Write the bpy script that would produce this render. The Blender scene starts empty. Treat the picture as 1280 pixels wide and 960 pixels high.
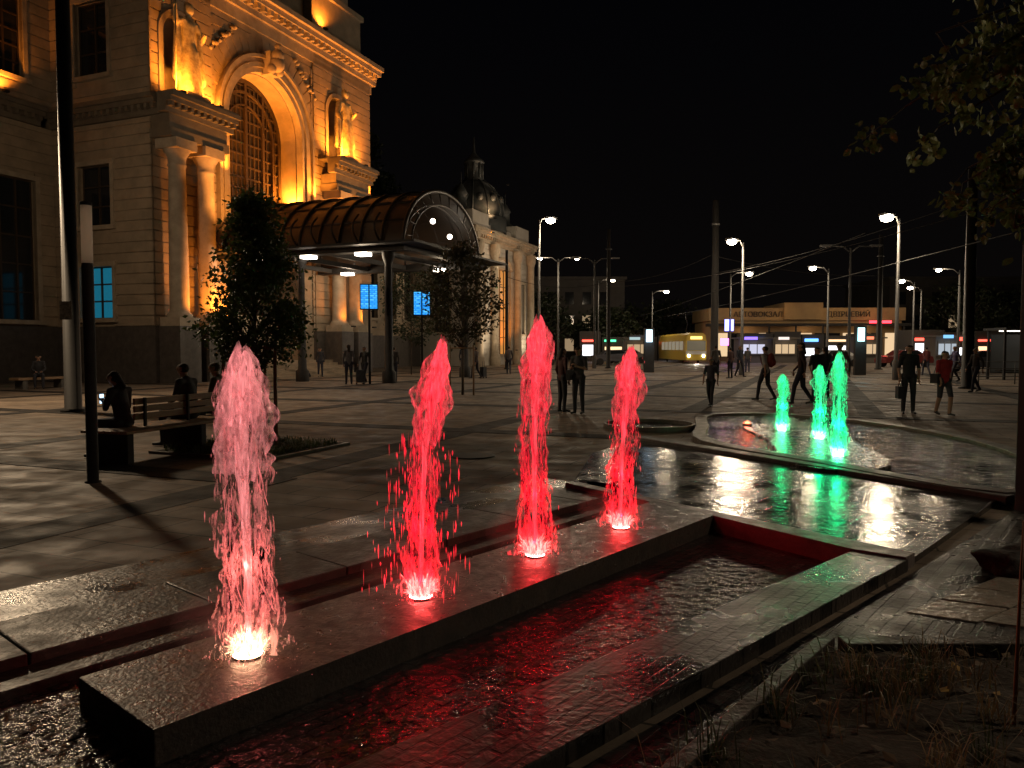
import bpy, bmesh, math, random
from mathutils import Vector, Matrix, noise
from mathutils.geometry import tessellate_polygon
random.seed(7)
S=bpy.context.scene
S.view_settings.view_transform='Standard'; S.view_settings.look='None'; S.view_settings.exposure=0
R=random.random
def U(a,b): return a+(b-a)*random.random()
# ------------------------------------------------------------------ helpers
def empty(name,loc=(0,0,0)):
    o=bpy.data.objects.new(name,None); o.location=loc; o.empty_display_size=.2
    S.collection.objects.link(o); return o
class Fr:
    def __init__(s,o,ud,nd):
        s.o=Vector((o[0],o[1],0)); s.u=Vector((ud[0],ud[1],0)); s.n=Vector((nd[0],nd[1],0))
    def P(s,u,w=0,z=0): return s.o+s.u*u+s.n*w+Vector((0,0,z))
G=Fr((0,0),(1,0),(0,1))
class B:
    def __init__(s): s.v=[];s.f=[];s.m=[];s.sm=[]
    def add(s,vs,fs,m=0,smooth=False):
        k=len(s.v); s.v+= [tuple(x) for x in vs]
        for f in fs: s.f.append([i+k for i in f]); s.m.append(m); s.sm.append(smooth)
    def box(s,fr,u0,u1,w0,w1,z0,z1,m=0):
        p=[fr.P(u,w,z) for z in (z0,z1) for (u,w) in ((u0,w0),(u1,w0),(u1,w1),(u0,w1))]
        s.add(p,[(0,3,2,1),(4,5,6,7),(0,1,5,4),(1,2,6,5),(2,3,7,6),(3,0,4,7)],m)
    def prism(s,poly,z0,z1,m=0):
        n=len(poly); vs=[(p[0],p[1],z0) for p in poly]+[(p[0],p[1],z1) for p in poly]
        tri=tessellate_polygon([[Vector((p[0],p[1],0)) for p in poly]])
        fs=[tuple(i+n for i in t) for t in tri]+[tuple(reversed(t)) for t in tri]
        fs+=[(i,(i+1)%n,(i+1)%n+n,i+n) for i in range(n)]
        s.add(vs,fs,m)
    def tube(s,pts,rs,n=8,m=0,smooth=True,caps=True):
        pts=[Vector(p) for p in pts]; vs=[];fs=[]
        if not hasattr(rs,'__len__'): rs=[rs]*len(pts)
        prev=None
        for i,p in enumerate(pts):
            t=(pts[min(i+1,len(pts)-1)]-pts[max(i-1,0)])
            t=t.normalized() if t.length>1e-9 else Vector((0,0,1))
            if prev is None:
                e=t.cross(Vector((0,0,1)))
                if e.length<.05: e=Vector((1,0,0))-t*t.x
            else: e=prev-t*prev.dot(t)
            e.normalize(); prev=e; g=t.cross(e)
            for j in range(n):
                a=2*math.pi*j/n; vs.append(p+(e*math.cos(a)+g*math.sin(a))*rs[i])
        for i in range(len(pts)-1):
            for j in range(n): fs.append((i*n+j,i*n+(j+1)%n,(i+1)*n+(j+1)%n,(i+1)*n+j))
        s.add(vs,fs,m,smooth)
        if caps:
            k=len(s.v)-len(vs)
            s.f.append([k+j for j in range(n)][::-1]); s.m.append(m); s.sm.append(False)
            s.f.append([k+(len(pts)-1)*n+j for j in range(n)]); s.m.append(m); s.sm.append(False)
    def lathe(s,c,prof,n=16,m=0,smooth=True):
        c=Vector(c); vs=[];fs=[]
        for (r,z) in prof:
            for j in range(n):
                a=2*math.pi*j/n; vs.append((c.x+r*math.cos(a),c.y+r*math.sin(a),c.z+z))
        for i in range(len(prof)-1):
            for j in range(n): fs.append((i*n+j,i*n+(j+1)%n,(i+1)*n+(j+1)%n,(i+1)*n+j))
        s.add(vs,fs,m,smooth)
    def ell(s,c,r,m=0,n=12,k=8):
        c=Vector(c)
        if not hasattr(r,'__len__'): r=(r,r,r)
        vs=[];fs=[]
        for i in range(k+1):
            t=math.pi*i/k
            for j in range(n):
                a=2*math.pi*j/n
                vs.append((c.x+r[0]*math.sin(t)*math.cos(a),c.y+r[1]*math.sin(t)*math.sin(a),c.z+r[2]*math.cos(t)))
        for i in range(k):
            for j in range(n): fs.append((i*n+j,(i+1)*n+j,(i+1)*n+(j+1)%n,i*n+(j+1)%n))
        s.add(vs,fs,m,True)
    def obj(s,name,mats,parent=None,fix=True,bevel=0):
        me=bpy.data.meshes.new(name); me.from_pydata(s.v,[],s.f)
        for x in (mats if isinstance(mats,(list,tuple)) else [mats]): me.materials.append(x)
        me.polygons.foreach_set('material_index',s.m); me.polygons.foreach_set('use_smooth',s.sm)
        me.update()
        if fix:
            bm=bmesh.new(); bm.from_mesh(me); bmesh.ops.recalc_face_normals(bm,faces=bm.faces); bm.to_mesh(me); bm.free()
        o=bpy.data.objects.new(name,me); S.collection.objects.link(o)
        if bevel:
            md=o.modifiers.new('b','BEVEL'); md.width=bevel; md.segments=2; md.limit_method='ANGLE'
        if parent:
            o.parent=parent; o.matrix_parent_inverse=Matrix.Translation(-Vector(parent.location))
        return o
def light(kind,name,loc,power,col,parent=None,size=.1,rot=None,spot=None,blend=.6):
    l=bpy.data.lights.new(name,kind); l.energy=power; l.color=col
    if kind in('POINT','SPOT'): l.shadow_soft_size=size
    if kind=='SPOT' : l.spot_size=math.radians(spot); l.spot_blend=blend
    o=bpy.data.objects.new(name,l); S.collection.objects.link(o); o.location=loc
    if rot is not None: o.rotation_euler=Vector(rot).to_track_quat('-Z','Y').to_euler()
    if parent: o.parent=parent; o.matrix_parent_inverse=Matrix.Translation(-Vector(parent.location))
    return o
# ------------------------------------------------------------------ materials
def nodes(name):
    m=bpy.data.materials.new(name); m.use_nodes=True; nt=m.node_tree; return m,nt,nt.nodes['Principled BSDF']
def mat(name,c,c2=None,scale=3,rough=.7,rough2=None,metal=0,bump=0,bscale=30,emit=None,es=0,stretch=(1,1,1),coat=0,detail=6,spec=.5):
    m,nt,p=nodes(name); N=nt.nodes.new; L=nt.links.new
    p.inputs['Base Color'].default_value=(*c,1); p.inputs['Roughness'].default_value=rough; p.inputs['Metallic'].default_value=metal; p.inputs['Specular IOR Level'].default_value=spec
    if coat: p.inputs['Coat Weight'].default_value=coat; p.inputs['Coat Roughness'].default_value=.05
    tc=N('ShaderNodeTexCoord'); mp=N('ShaderNodeMapping'); mp.inputs['Scale'].default_value=stretch; L(tc.outputs['Object'],mp.inputs[0])
    if c2 is not None:
        n=N('ShaderNodeTexNoise'); n.inputs['Scale'].default_value=scale; n.inputs['Detail'].default_value=detail; n.inputs['Roughness'].default_value=.65
        L(mp.outputs[0],n.inputs['Vector']); r=N('ShaderNodeValToRGB'); r.color_ramp.elements[0].position=.35; r.color_ramp.elements[1].position=.65
        r.color_ramp.elements[0].color=(*c,1); r.color_ramp.elements[1].color=(*c2,1); L(n.outputs['Fac'],r.inputs[0]); L(r.outputs[0],p.inputs['Base Color'])
        if rough2 is not None:
            q=N('ShaderNodeMapRange'); q.inputs['From Min'].default_value=.35;q.inputs['From Max'].default_value=.65
            q.inputs['To Min'].default_value=rough; q.inputs['To Max'].default_value=rough2; L(n.outputs['Fac'],q.inputs['Value']); L(q.outputs[0],p.inputs['Roughness'])
    if bump:
        n2=N('ShaderNodeTexNoise'); n2.inputs['Scale'].default_value=bscale; n2.inputs['Detail'].default_value=5; L(mp.outputs[0],n2.inputs['Vector'])
        b=N('ShaderNodeBump'); b.inputs['Strength'].default_value=bump; b.inputs['Distance'].default_value=.02; L(n2.outputs['Fac'],b.inputs['Height']); L(b.outputs[0],p.inputs['Normal'])
    if emit is not None: p.inputs['Emission Color'].default_value=(*emit,1); p.inputs['Emission Strength'].default_value=es
    return m
def paving(name,c1,c2,cm,ang,bw=.6,rh=.3,mort=.008,rough=(.4,.75),wetbump=0,wscale=8,offset=.5,stain=.5,spec=.5,tilebump=.35,wdist=.02):
    m,nt,p=nodes(name); N=nt.nodes.new; L=nt.links.new
    tc=N('ShaderNodeTexCoord'); mp=N('ShaderNodeMapping'); mp.inputs['Rotation'].default_value=(0,0,ang); L(tc.outputs['Object'],mp.inputs[0])
    br=N('ShaderNodeTexBrick'); br.offset=offset
    for k,v in (('Scale',1),('Mortar Size',mort),('Brick Width',bw),('Row Height',rh),('Bias',-.1),('Mortar Smooth',.2)): br.inputs[k].default_value=v
    br.inputs['Color1'].default_value=(*c1,1); br.inputs['Color2'].default_value=(*c2,1); br.inputs['Mortar'].default_value=(*cm,1)
    L(mp.outputs[0],br.inputs['Vector'])
    n=N('ShaderNodeTexNoise'); n.inputs['Scale'].default_value=.7; n.inputs['Detail'].default_value=8; n.inputs['Roughness'].default_value=.7; L(tc.outputs['Object'],n.inputs['Vector'])
    mr=N('ShaderNodeMapRange'); mr.inputs['From Min'].default_value=.3; mr.inputs['From Max'].default_value=.7; mr.inputs['To Min'].default_value=1-stain; mr.inputs['To Max'].default_value=1.15; L(n.outputs['Fac'],mr.inputs['Value'])
    mx=N('ShaderNodeMix'); mx.data_type='RGBA'; mx.blend_type='MULTIPLY'; mx.inputs['Factor'].default_value=1
    L(br.outputs['Color'],mx.inputs['A']); L(mr.outputs[0],mx.inputs['B']); L(mx.outputs['Result'],p.inputs['Base Color'])
    n3=N('ShaderNodeTexNoise'); n3.inputs['Scale'].default_value=2.3; n3.inputs['Detail'].default_value=7; L(tc.outputs['Object'],n3.inputs['Vector'])
    rr=N('ShaderNodeMapRange'); rr.inputs['From Min'].default_value=.35; rr.inputs['From Max'].default_value=.65; rr.inputs['To Min'].default_value=rough[0]; rr.inputs['To Max'].default_value=rough[1]
    L(n3.outputs['Fac'],rr.inputs['Value']); L(rr.outputs[0],p.inputs['Roughness'])
    p.inputs['Specular IOR Level'].default_value=spec
    b=N('ShaderNodeBump'); b.inputs['Strength'].default_value=tilebump; b.inputs['Distance'].default_value=.01; b.invert=True; L(br.outputs['Fac'],b.inputs['Height'])
    n4=N('ShaderNodeTexNoise'); n4.inputs['Scale'].default_value=wscale if wetbump else 60; n4.inputs['Detail'].default_value=4; L(tc.outputs['Object'],n4.inputs['Vector'])
    b2=N('ShaderNodeBump'); b2.inputs['Strength'].default_value=wetbump if wetbump else .15; b2.inputs['Distance'].default_value=wdist; L(n4.outputs['Fac'],b2.inputs['Height']); L(b.outputs[0],b2.inputs['Normal']); L(b2.outputs[0],p.inputs['Normal'])
    return m
def emis(name,c,s,sample=True):
    m=bpy.data.materials.new(name); m.use_nodes=True; nt=m.node_tree; nt.nodes.clear()
    e=nt.nodes.new('ShaderNodeEmission'); e.inputs[0].default_value=(*c,1); e.inputs[1].default_value=s
    o=nt.nodes.new('ShaderNodeOutputMaterial'); nt.links.new(e.outputs[0],o.inputs[0])
    if not sample:
        try: m.cycles.emission_sampling='NONE'
        except Exception: pass
    return m
A22=math.radians(22); c22=math.cos(A22); s22=math.sin(A22); RF=math.radians(-50)
M_stone=mat('facade_stone',(.38,.29,.20),(.25,.20,.14),scale=1.2,rough=.8,bump=.25,bscale=12)
M_trim=mat('trim_stone',(.42,.34,.25),(.29,.235,.17),scale=2,rough=.75,bump=.2,bscale=15)
M_dark=mat('dark_cornice_stone',(.12,.095,.07),(.17,.14,.10),scale=2,rough=.7,bump=.2)
M_plinth=mat('plinth_granite',(.10,.085,.075),(.06,.052,.046),scale=4,rough=.5,bump=.15)
M_glass=mat('dark_glass',(.015,.017,.02),rough=.08)
M_frame=mat('window_frame_bronze',(.04,.025,.015),(.055,.038,.02),scale=5,rough=.5)
M_statue=mat('statue_bronze_stone',(.55,.47,.28),(.26,.20,.11),scale=5,rough=.6,bump=.4,bscale=20)
M_roof=mat('roof_metal',(.05,.06,.06),(.09,.09,.09),scale=2,rough=.5)
M_black=mat('black_metal',(.02,.018,.018),(.03,.028,.026),scale=6,rough=.6,spec=.25)
M_pole=mat('painted_pole',(.05,.05,.05),(.075,.072,.07),scale=6,rough=.55)
M_plaza=paving('plaza_paving',(.26,.20,.15),(.18,.14,.105),(.055,.045,.035),A22,.9,.45,.010,rough=(.5,.85),stain=.6,spec=.25)
M_stripe=paving('granite_stripe',(.032,.028,.026),(.022,.019,.018),(.012,.010,.010),A22,.3,.15,.012,rough=(.6,.85),spec=.2)
M_cob=paving('wet_cobble',(.055,.046,.040),(.028,.024,.022),(.008,.007,.007),RF,.2,.1,.018,rough=(.16,.5),wetbump=.3,wscale=35,tilebump=1,spec=.45)
M_deck=paving('wet_deck_paving',(.06,.053,.048),(.038,.034,.031),(.008,.008,.008),RF,.5,.2,.014,rough=(.09,.26),wetbump=.38,wscale=12,tilebump=1,wdist=.014,spec=.4)
M_slab=mat('fountain_slab_granite',(.085,.066,.055),(.045,.037,.032),scale=9,rough=.22,rough2=.55,bump=.35,bscale=45,spec=.4)
M_cop=mat('coping_granite',(.040,.033,.029),(.058,.048,.042),scale=5,rough=.3,rough2=.6,bump=.45,bscale=30,spec=.25)
M_kerb=mat('kerb_granite',(.11,.095,.08),(.07,.062,.055),scale=6,rough=.4,rough2=.6,bump=.2)
def water(name,bs,bscale,base=(.012,.011,.011),rough=.07,dist=.05,brick=True):
    return paving(name,tuple(x*2.2 for x in base),base,tuple(x*.5 for x in base),RF,.22,.07,.008,rough=(rough,rough+.1),wetbump=bs,wscale=bscale,tilebump=.7 if brick else .02,wdist=dist)
M_water=water('basin_water',1.0,13,(.03,.022,.02),dist=.036)
M_pond=water('pond_water',1.0,8,(.005,.005,.006),brick=False,dist=.10,rough=.04)
M_soil=mat('soil',(.028,.02,.013),(.05,.036,.025),scale=14,rough=.9,bump=.8,bscale=25)
M_wood=mat('bench_wood',(.34,.21,.11),(.22,.13,.07),scale=3,rough=.5,stretch=(1,1,8),bump=.1)
def leafmat(name,c,c2,tr=.3):
    m,nt,p=nodes(name); N=nt.nodes.new; L=nt.links.new
    tc=N('ShaderNodeTexCoord'); n=N('ShaderNodeTexNoise'); n.inputs['Scale'].default_value=4; L(tc.outputs['Object'],n.inputs['Vector'])
    r=N('ShaderNodeValToRGB'); r.color_ramp.elements[0].position=.35; r.color_ramp.elements[1].position=.65; r.color_ramp.elements[0].color=(*c,1); r.color_ramp.elements[1].color=(*c2,1); L(n.outputs['Fac'],r.inputs[0])
    L(r.outputs[0],p.inputs['Base Color']); p.inputs['Roughness'].default_value=.5
    t=N('ShaderNodeBsdfTranslucent'); L(r.outputs[0],t.inputs[0]); mx=N('ShaderNodeMixShader'); mx.inputs[0].default_value=tr
    L(p.outputs[0],mx.inputs[1]); L(t.outputs[0],mx.inputs[2]); L(mx.outputs[0],nt.nodes['Material Output'].inputs[0]); return m
M_leafG=leafmat('leaf_green',(.05,.085,.02),(.09,.12,.035))
M_leafR=leafmat('leaf_reddish',(.07,.05,.025),(.05,.06,.02))
M_leafD=leafmat('leaf_dark',(.02,.03,.013),(.035,.045,.018))
M_leafN=leafmat('leaf_maple',(.09,.11,.035),(.15,.15,.05),.4)
M_bark=mat('bark',(.06,.045,.035),(.10,.08,.06),scale=8,rough=.9,bump=.5,stretch=(1,1,.3))
ORG=(1,.29,.025); WARM=(1,.78,.52)
# ------------------------------------------------------------------ world / camera
w=bpy.data.worlds.new('World'); S.world=w; w.use_nodes=True
wn=w.node_tree; bg=wn.nodes['Background']
tc=wn.nodes.new('ShaderNodeTexCoord'); sp=wn.nodes.new('ShaderNodeSeparateXYZ'); wn.links.new(tc.outputs['Generated'],sp.inputs[0])
cr=wn.nodes.new('ShaderNodeValToRGB'); wn.links.new(sp.outputs['Z'],cr.inputs[0])
cr.color_ramp.elements[0].position=0; cr.color_ramp.elements[0].color=(.0028,.0022,.0020,1)
cr.color_ramp.elements[1].position=.4; cr.color_ramp.elements[1].color=(.0009,.0009,.0013,1)
wn.links.new(cr.outputs[0],bg.inputs[0]); bg.inputs[1].default_value=1
cam=bpy.data.cameras.new('camera'); co=bpy.data.objects.new('camera',cam); S.collection.objects.link(co); S.camera=co
co.location=(0,0,1.6); co.rotation_euler=(math.radians(90-2.71),0,0); cam.lens=26.7; cam.sensor_width=36; cam.clip_end=2000; cam.clip_start=.05
# ------------------------------------------------------------------ fountain frame
af=math.radians(40); FF=Fr((-1.41,2.92),(math.sin(af),math.cos(af)),(-math.cos(af),math.sin(af)))
def W(p,q): v=FF.P(p,q); return (v.x,v.y)
outer=[(-700,-300),(700,-300),(700,900),(-700,900)]
hole=[W(-5,1.9),W(5.55,1.9),W(4.62,-1.45),W(-5,-.45)]
allp=[Vector((*p,0)) for p in outer]+[Vector((*p,0)) for p in hole]
tri=tessellate_polygon([[Vector((*p,0)) for p in outer],[Vector((*p,0)) for p in hole]])
b=B(); b.add(allp,[t if (allp[t[1]]-allp[t[0]]).cross(allp[t[2]]-allp[t[0]]).z>0 else t[::-1] for t in tri],0); b.obj('plaza_ground',M_plaza,fix=False)
FP=Fr((0,0),(s22,c22),(-c22,s22))
b=B()
for l in (6.3,12.3,18.3,24.3): b.box(FP,-20,75,l-.28,l+.28,-.02,.004)
for l in (3.0,-1.2,-6,-12,-18): b.box(FP,19.5,75,l-.28,l+.28,-.02,.004)
for mm in (1.3,7.3,13.3): b.box(FP,mm-.28,mm+.28,5.9 if mm<10 else 3.4,34,-.02,.008)
for mm in (19.3,25.3,31.3,37.3,45,53): b.box(FP,mm-.28,mm+.28,-30,34,-.02,.008)
b.obj('paving_stripes',M_stripe)
b=B()
for (x,y,r) in ((-.6,11.2,.35),(-7.6,10.2,.3)): b.lathe((x,y,0),[(r,.0),(r,.012),(r-.04,.014),(0,.014)],24)
b.obj('manhole_cover',M_black)
b=B(); b.prism([W(-5,2.0),W(6,2.0),W(6,2.75),W(-5,2.75)],-.02,.012); b.obj('cobble_band',M_cob)
# fountain basin
ft=empty('fountain_basin',(FF.P(2,.4)))
b=B(); b.prism([W(-5.1,2),W(5.6,2),W(4.7,-1.5),W(-5.1,-.6)],-.25,-.05); b.obj('water_surface',M_water,ft)
b=B(); b.prism([W(0,0),W(5.02,0),W(5.25,.74),W(0,.74)],-.25,.10); b.obj('jet_platform',M_slab,ft,bevel=.006)
b=B()
x=-5
while x<5.3:
    b.prism([W(x,1.36),W(x+.99,1.36),W(x+.99,2.0),W(x,2.0)],-.25,.05); x+=1.0
b.prism([W(-5,1.08),W(5.3,1.12),W(5.3,1.359),W(-5,1.359)],-.25,-.005)
b.obj('left_coping',M_cop,ft,bevel=.008)
I=lambda p:-.72-.1235*p
O=lambda p:-1.19-.105*p
M_wallb=paving('wet_brick_wall',(.055,.046,.041),(.030,.026,.024),(.007,.006,.006),RF,.22,.075,.010,rough=(.15,.45),wetbump=.3,wscale=30,tilebump=1,spec=.45)
b=B(); b.prism([W(-5,I(-5)),W(4.62,I(4.62)),W(4.62,O(4.62)),W(-5,O(-5))],-.25,.085); b.obj('right_wall',M_wallb,ft,bevel=.006)
b=B(); b.prism([W(4.62,-1.27),W(5.0,-.003),W(5.5,2.0),W(5.66,2.0),W(5.16,-.01),W(4.80,-1.68),W(4.622,-1.66)],-.25,.098); b.obj('weir_wall',mat('weir_granite',(.16,.13,.12),(.10,.085,.08),scale=8,rough=.3,rough2=.5,bump=.3),ft,bevel=.006)
b=B(); b.prism([W(5.6,2.0),W(5.13,0),W(4.79,-1.66),(5.05,7.8),(2.2,12.9),(1.2,11.2)],-.02,.05); b.obj('wet_deck',M_deck)
def smooth_poly(pts,k=4):
    out=[];n=len(pts)
    for i in range(n):
        p0,p1,p2,p3=[Vector((*pts[(i+j)%n],0)) for j in (-1,0,1,2)]
        for s in range(k):
            t=s/k; v=.5*((2*p1)+(p2-p0)*t+(2*p0-5*p1+4*p2-p3)*t*t+(3*p1-p0-3*p2+p3)*t**3); out.append((v.x,v.y))
    return out
def ring(b,poly,wd,z0,z1,m=0):
    n=len(poly); vi=[];vo=[]
    for i in range(n):
        a=Vector(poly[i-1]);c=Vector(poly[(i+1)%n]);p=Vector(poly[i]); t=(c-a).normalized(); nn=Vector((t.y,-t.x))
        vi.append(p); vo.append(p+nn*wd)
    vs=[(p.x,p.y,z0) for p in vi]+[(p.x,p.y,z1) for p in vi]+[(p.x,p.y,z0) for p in vo]+[(p.x,p.y,z1) for p in vo]
    fs=[]
    for i in range(n):
        j=(i+1)%n; fs+=[(i,j,j+n,i+n),(n+i,n+j,3*n+j,3*n+i),(2*n+i,3*n+i,3*n+j,2*n+j)]
    b.add(vs,fs,m)
pd=empty('upper_pond',(5,12,0))
pond=smooth_poly([(5.2,8.0),(6.3,9.0),(7.1,10.6),(7.5,13),(7.1,15.6),(5.9,17.2),(4.5,17.0),(3.8,14.6),(3.3,12.3),(4.2,10.0)])
b=B(); b.prism(pond,-.02,.06); b.obj('pond_water_surface',M_pond,pd)
b=B(); ring(b,pond,.24,-.02,.11); b.obj('pond_rim',M_kerb,pd,bevel=.01)
plat=smooth_poly([(4.0,9.35),(4.9,9.75),(5.35,11.2),(5.5,13),(5.2,14.8),(4.5,15.0),(4.3,13.0),(3.95,11.3),(3.6,10.4)])
b=B(); b.prism(plat,.0,.09); b.obj('pond_jet_platform',mat('wet_pond_slab',(.06,.052,.046),(.032,.028,.026),scale=9,rough=.10,rough2=.35,bump=.6,bscale=25,spec=.5),pd,bevel=.008)
b=B(); b.prism([(2.1,12.8),(2.3,12.95),(5.2,7.75),(5.0,7.62)],-.02,.10); b.obj('deck_kerb',M_kerb,bevel=.01)
sp_=empty('small_round_pool',(2.75,15.2,0))
circ=[(2.75+.85*math.cos(i*math.pi/16),15.2+.85*math.sin(i*math.pi/16)) for i in range(32)]
b=B(); b.prism(circ,-.02,.03); b.obj('pool_water',M_pond,sp_)
b=B(); ring(b,circ,.06,-.02,.10); b.obj('pool_rim',M_kerb,sp_)
b=B(); b.prism([W(-5,-.75),W(4.8,-1.75),(5.15,7.6),(7.5,8.6),(7.5,-1),(-.5,-4)],-.02,.016); b.obj('cobble_path',M_cob)
b=B()
for i in range(4):
    for j in range(3):
        o=Vector((2.36,4.48))+Vector((.47,.33))*j*.72+Vector((.37,-.185))*i*.95+Vector((.012,.02))*((i*7+j*3)%3)
        a=Vector((.32,.225));c=Vector((.33,-.165)); b.prism([o,o+c,o+a+c,o+a],-.01,.022+.003*((i+j)%2))
b.obj('stone_path',mat('wet_pale_stone',(.32,.28,.23),(.17,.15,.12),scale=8,rough=.12,rough2=.45,bump=.5,bscale=22),bevel=.006)
def rock(name,c,r,seed):
    bm=bmesh.new(); bmesh.ops.create_icosphere(bm,subdivisions=4,radius=1)
    for v in bm.verts:
        d=1+.35*noise.noise(v.co*1.3+Vector((seed,0,0)))+.08*noise.noise(v.co*5)
        v.co=Vector((v.co.x*r[0]*d,v.co.y*r[1]*d,v.co.z*r[2]*d))
    me=bpy.data.meshes.new(name); bm.to_mesh(me); bm.free(); me.materials.append(M_rock)
    for p in me.polygons:p.use_smooth=True
    o=bpy.data.objects.new(name,me); o.location=c; S.collection.objects.link(o)
M_rock=mat('rock',(.03,.026,.024),(.05,.045,.04),scale=6,rough=.7,bump=.5,spec=.2)
rock('landscape_boulder',(3.6,5.35,.06),(.26,.2,.13),3)
# planting bed
bed=empty('planting_bed',(2,2.8,0))
nx,ny=60,40; X0,X1,Y0,Y1=.0,4.6,1.2,3.78
vs=[];fs=[]
for j in range(ny+1):
    for i in range(nx+1):
        x=X0+(X1-X0)*i/nx;y=Y0+(Y1-Y0)*j/ny
        xl=.5+(y-2.5)*.86; x=max(x,xl)
        vs.append((x,y,.05+.05*noise.noise(Vector((x*3,y*3,0)))+.025*noise.noise(Vector((x*11,y*11,2)))))
for j in range(ny):
    for i in range(nx): k=j*(nx+1)+i; fs.append((k,k+1,k+nx+2,k+nx+1))
b=B(); b.add(vs,fs,0,True); b.obj('soil_surface',M_soil,bed,fix=False)
b=B(); b.prism([(-.72,1.2),(-.62,1.2),(1.68,3.88),(1.58,3.88)],-.02,.10)
b.prism([(1.7,3.79),(4.7,3.79),(4.7,3.9),(1.7,3.9)],-.02,.10); b.obj('bed_kerb',M_cop,bed,bevel=.006)
def blade(b,p,l,lean,wd,m):
    a=U(0,6.28); d=Vector((math.cos(a),math.sin(a),0)); s=Vector((-d.y,d.x,0))*wd
    p=Vector(p); q=p+d*l*lean*.4+Vector((0,0,l*.7)); e=p+d*l*lean+Vector((0,0,l*(1-.3*lean)))
    b.add([p-s,p+s,q+s*.7,q-s*.7,e],[(0,1,2,3),(3,2,4)],m)
b=B()
for _ in range(90):
    y=U(1.8,3.7); xl=.55+(y-2.5)*.86; x=U(xl,4.3)
    mm=0 if R()<.6 else 1
    for k in range(int(U(12,50))): blade(b,(x+random.gauss(0,.05),y+random.gauss(0,.05),.03),U(.08,.26),U(.2,1.1),U(.0015,.004),mm)
b.obj('ornamental_grass',[leafmat('dry_grass',(.14,.09,.045),(.22,.15,.07)),leafmat('green_grass',(.05,.06,.02),(.07,.08,.03))],bed,fix=False)
b=B()
for _ in range(300):
    y=U(1.6,3.75); xl=.5+(y-2.5)*.86; x=U(xl,4.5); a=U(0,6.28); s=U(.015,.04); d=Vector((math.cos(a),math.sin(a),U(-.3,.3)))*s; e=Vector((-math.sin(a),math.cos(a),U(-.4,.4)))*s*.6; p=Vector((x,y,.075))
    b.add([p-d,p+e,p+d+Vector((0,0,.01)),p-e],[(0,1,2,3)],0 if R()<.85 else 1)
b.obj('fallen_leaves',[mat('dead_leaf',(.09,.055,.03),(.14,.09,.04)),mat('yellow_leaf',(.35,.2,.04))],bed,fix=False)
e=empty('planting_stake',(2.06,3.05,0)); b=B(); b.tube([(2.06,3.05,0),(2.07,3.05,.62),(2.075,3.05,.9)],[.009,.007,.004],6); b.obj('cane',mat('cane',(.3,.12,.06)),e)
# ------------------------------------------------------------------ water jets
def jetmat(name,glow,es,base,thr,soft,zs=3,xs=30,maxa=1.0,lo=.06):
    m=bpy.data.materials.new(name); m.use_nodes=True; nt=m.node_tree; nt.nodes.clear(); N=nt.nodes.new; L=nt.links.new
    o=N('ShaderNodeOutputMaterial'); tc=N('ShaderNodeTexCoord'); mp=N('ShaderNodeMapping'); mp.inputs['Scale'].default_value=(xs,xs,zs); L(tc.outputs['Object'],mp.inputs[0])
    n=N('ShaderNodeTexNoise'); n.inputs['Scale'].default_value=1.5; n.inputs['Detail'].default_value=6; n.inputs['Roughness'].default_value=.65; L(mp.outputs[0],n.inputs['Vector'])
    r=N('ShaderNodeMapRange'); r.inputs['From Min'].default_value=thr; r.inputs['From Max'].default_value=thr+soft; r.inputs['To Max'].default_value=maxa; L(n.outputs['Fac'],r.inputs['Value'])
    d=N('ShaderNodeBsdfDiffuse'); d.inputs[0].default_value=(*base,1)
    t=N('ShaderNodeBsdfTranslucent'); t.inputs[0].default_value=(*base,1)
    g=N('ShaderNodeBsdfGlossy'); g.inputs['Roughness'].default_value=.25
    m1=N('ShaderNodeMixShader'); m1.inputs[0].default_value=.6; L(d.outputs[0],m1.inputs[1]); L(t.outputs[0],m1.inputs[2])
    m2=N('ShaderNodeMixShader'); m2.inputs[0].default_value=.06; L(m1.outputs[0],m2.inputs[1]); L(g.outputs[0],m2.inputs[2])
    e=N('ShaderNodeEmission'); e.inputs[0].default_value=(*glow,1)  # emission puts the lamp-lit glow into the water's own colour
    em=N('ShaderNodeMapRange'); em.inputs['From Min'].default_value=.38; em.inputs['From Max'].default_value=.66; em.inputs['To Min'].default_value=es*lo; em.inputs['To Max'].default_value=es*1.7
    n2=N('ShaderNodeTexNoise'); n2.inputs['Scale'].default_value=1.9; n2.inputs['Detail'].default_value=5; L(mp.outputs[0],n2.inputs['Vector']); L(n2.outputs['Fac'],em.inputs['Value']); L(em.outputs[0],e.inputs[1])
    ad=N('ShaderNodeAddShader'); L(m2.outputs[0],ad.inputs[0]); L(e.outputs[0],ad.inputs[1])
    tr=N('ShaderNodeBsdfTransparent'); mx=N('ShaderNodeMixShader'); L(r.outputs[0],mx.inputs[0]); L(tr.outputs[0],mx.inputs[1]); L(ad.outputs[0],mx.inputs[2]); L(mx.outputs[0],o.inputs[0])
    try: m.cycles.emission_sampling='NONE'
    except Exception: pass
    return m
def volmat(name,dens,col=(1,1,1)):
    m=bpy.data.materials.new(name); m.use_nodes=True; nt=m.node_tree; nt.nodes.clear(); v=nt.nodes.new('ShaderNodeVolumeScatter'); v.inputs['Density'].default_value=dens; v.inputs['Color'].default_value=(*col,1)
    o=nt.nodes.new('ShaderNodeOutputMaterial'); nt.links.new(v.outputs[0],o.inputs['Volume']); return m
M_mist=volmat('water_mist',.22)
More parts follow.
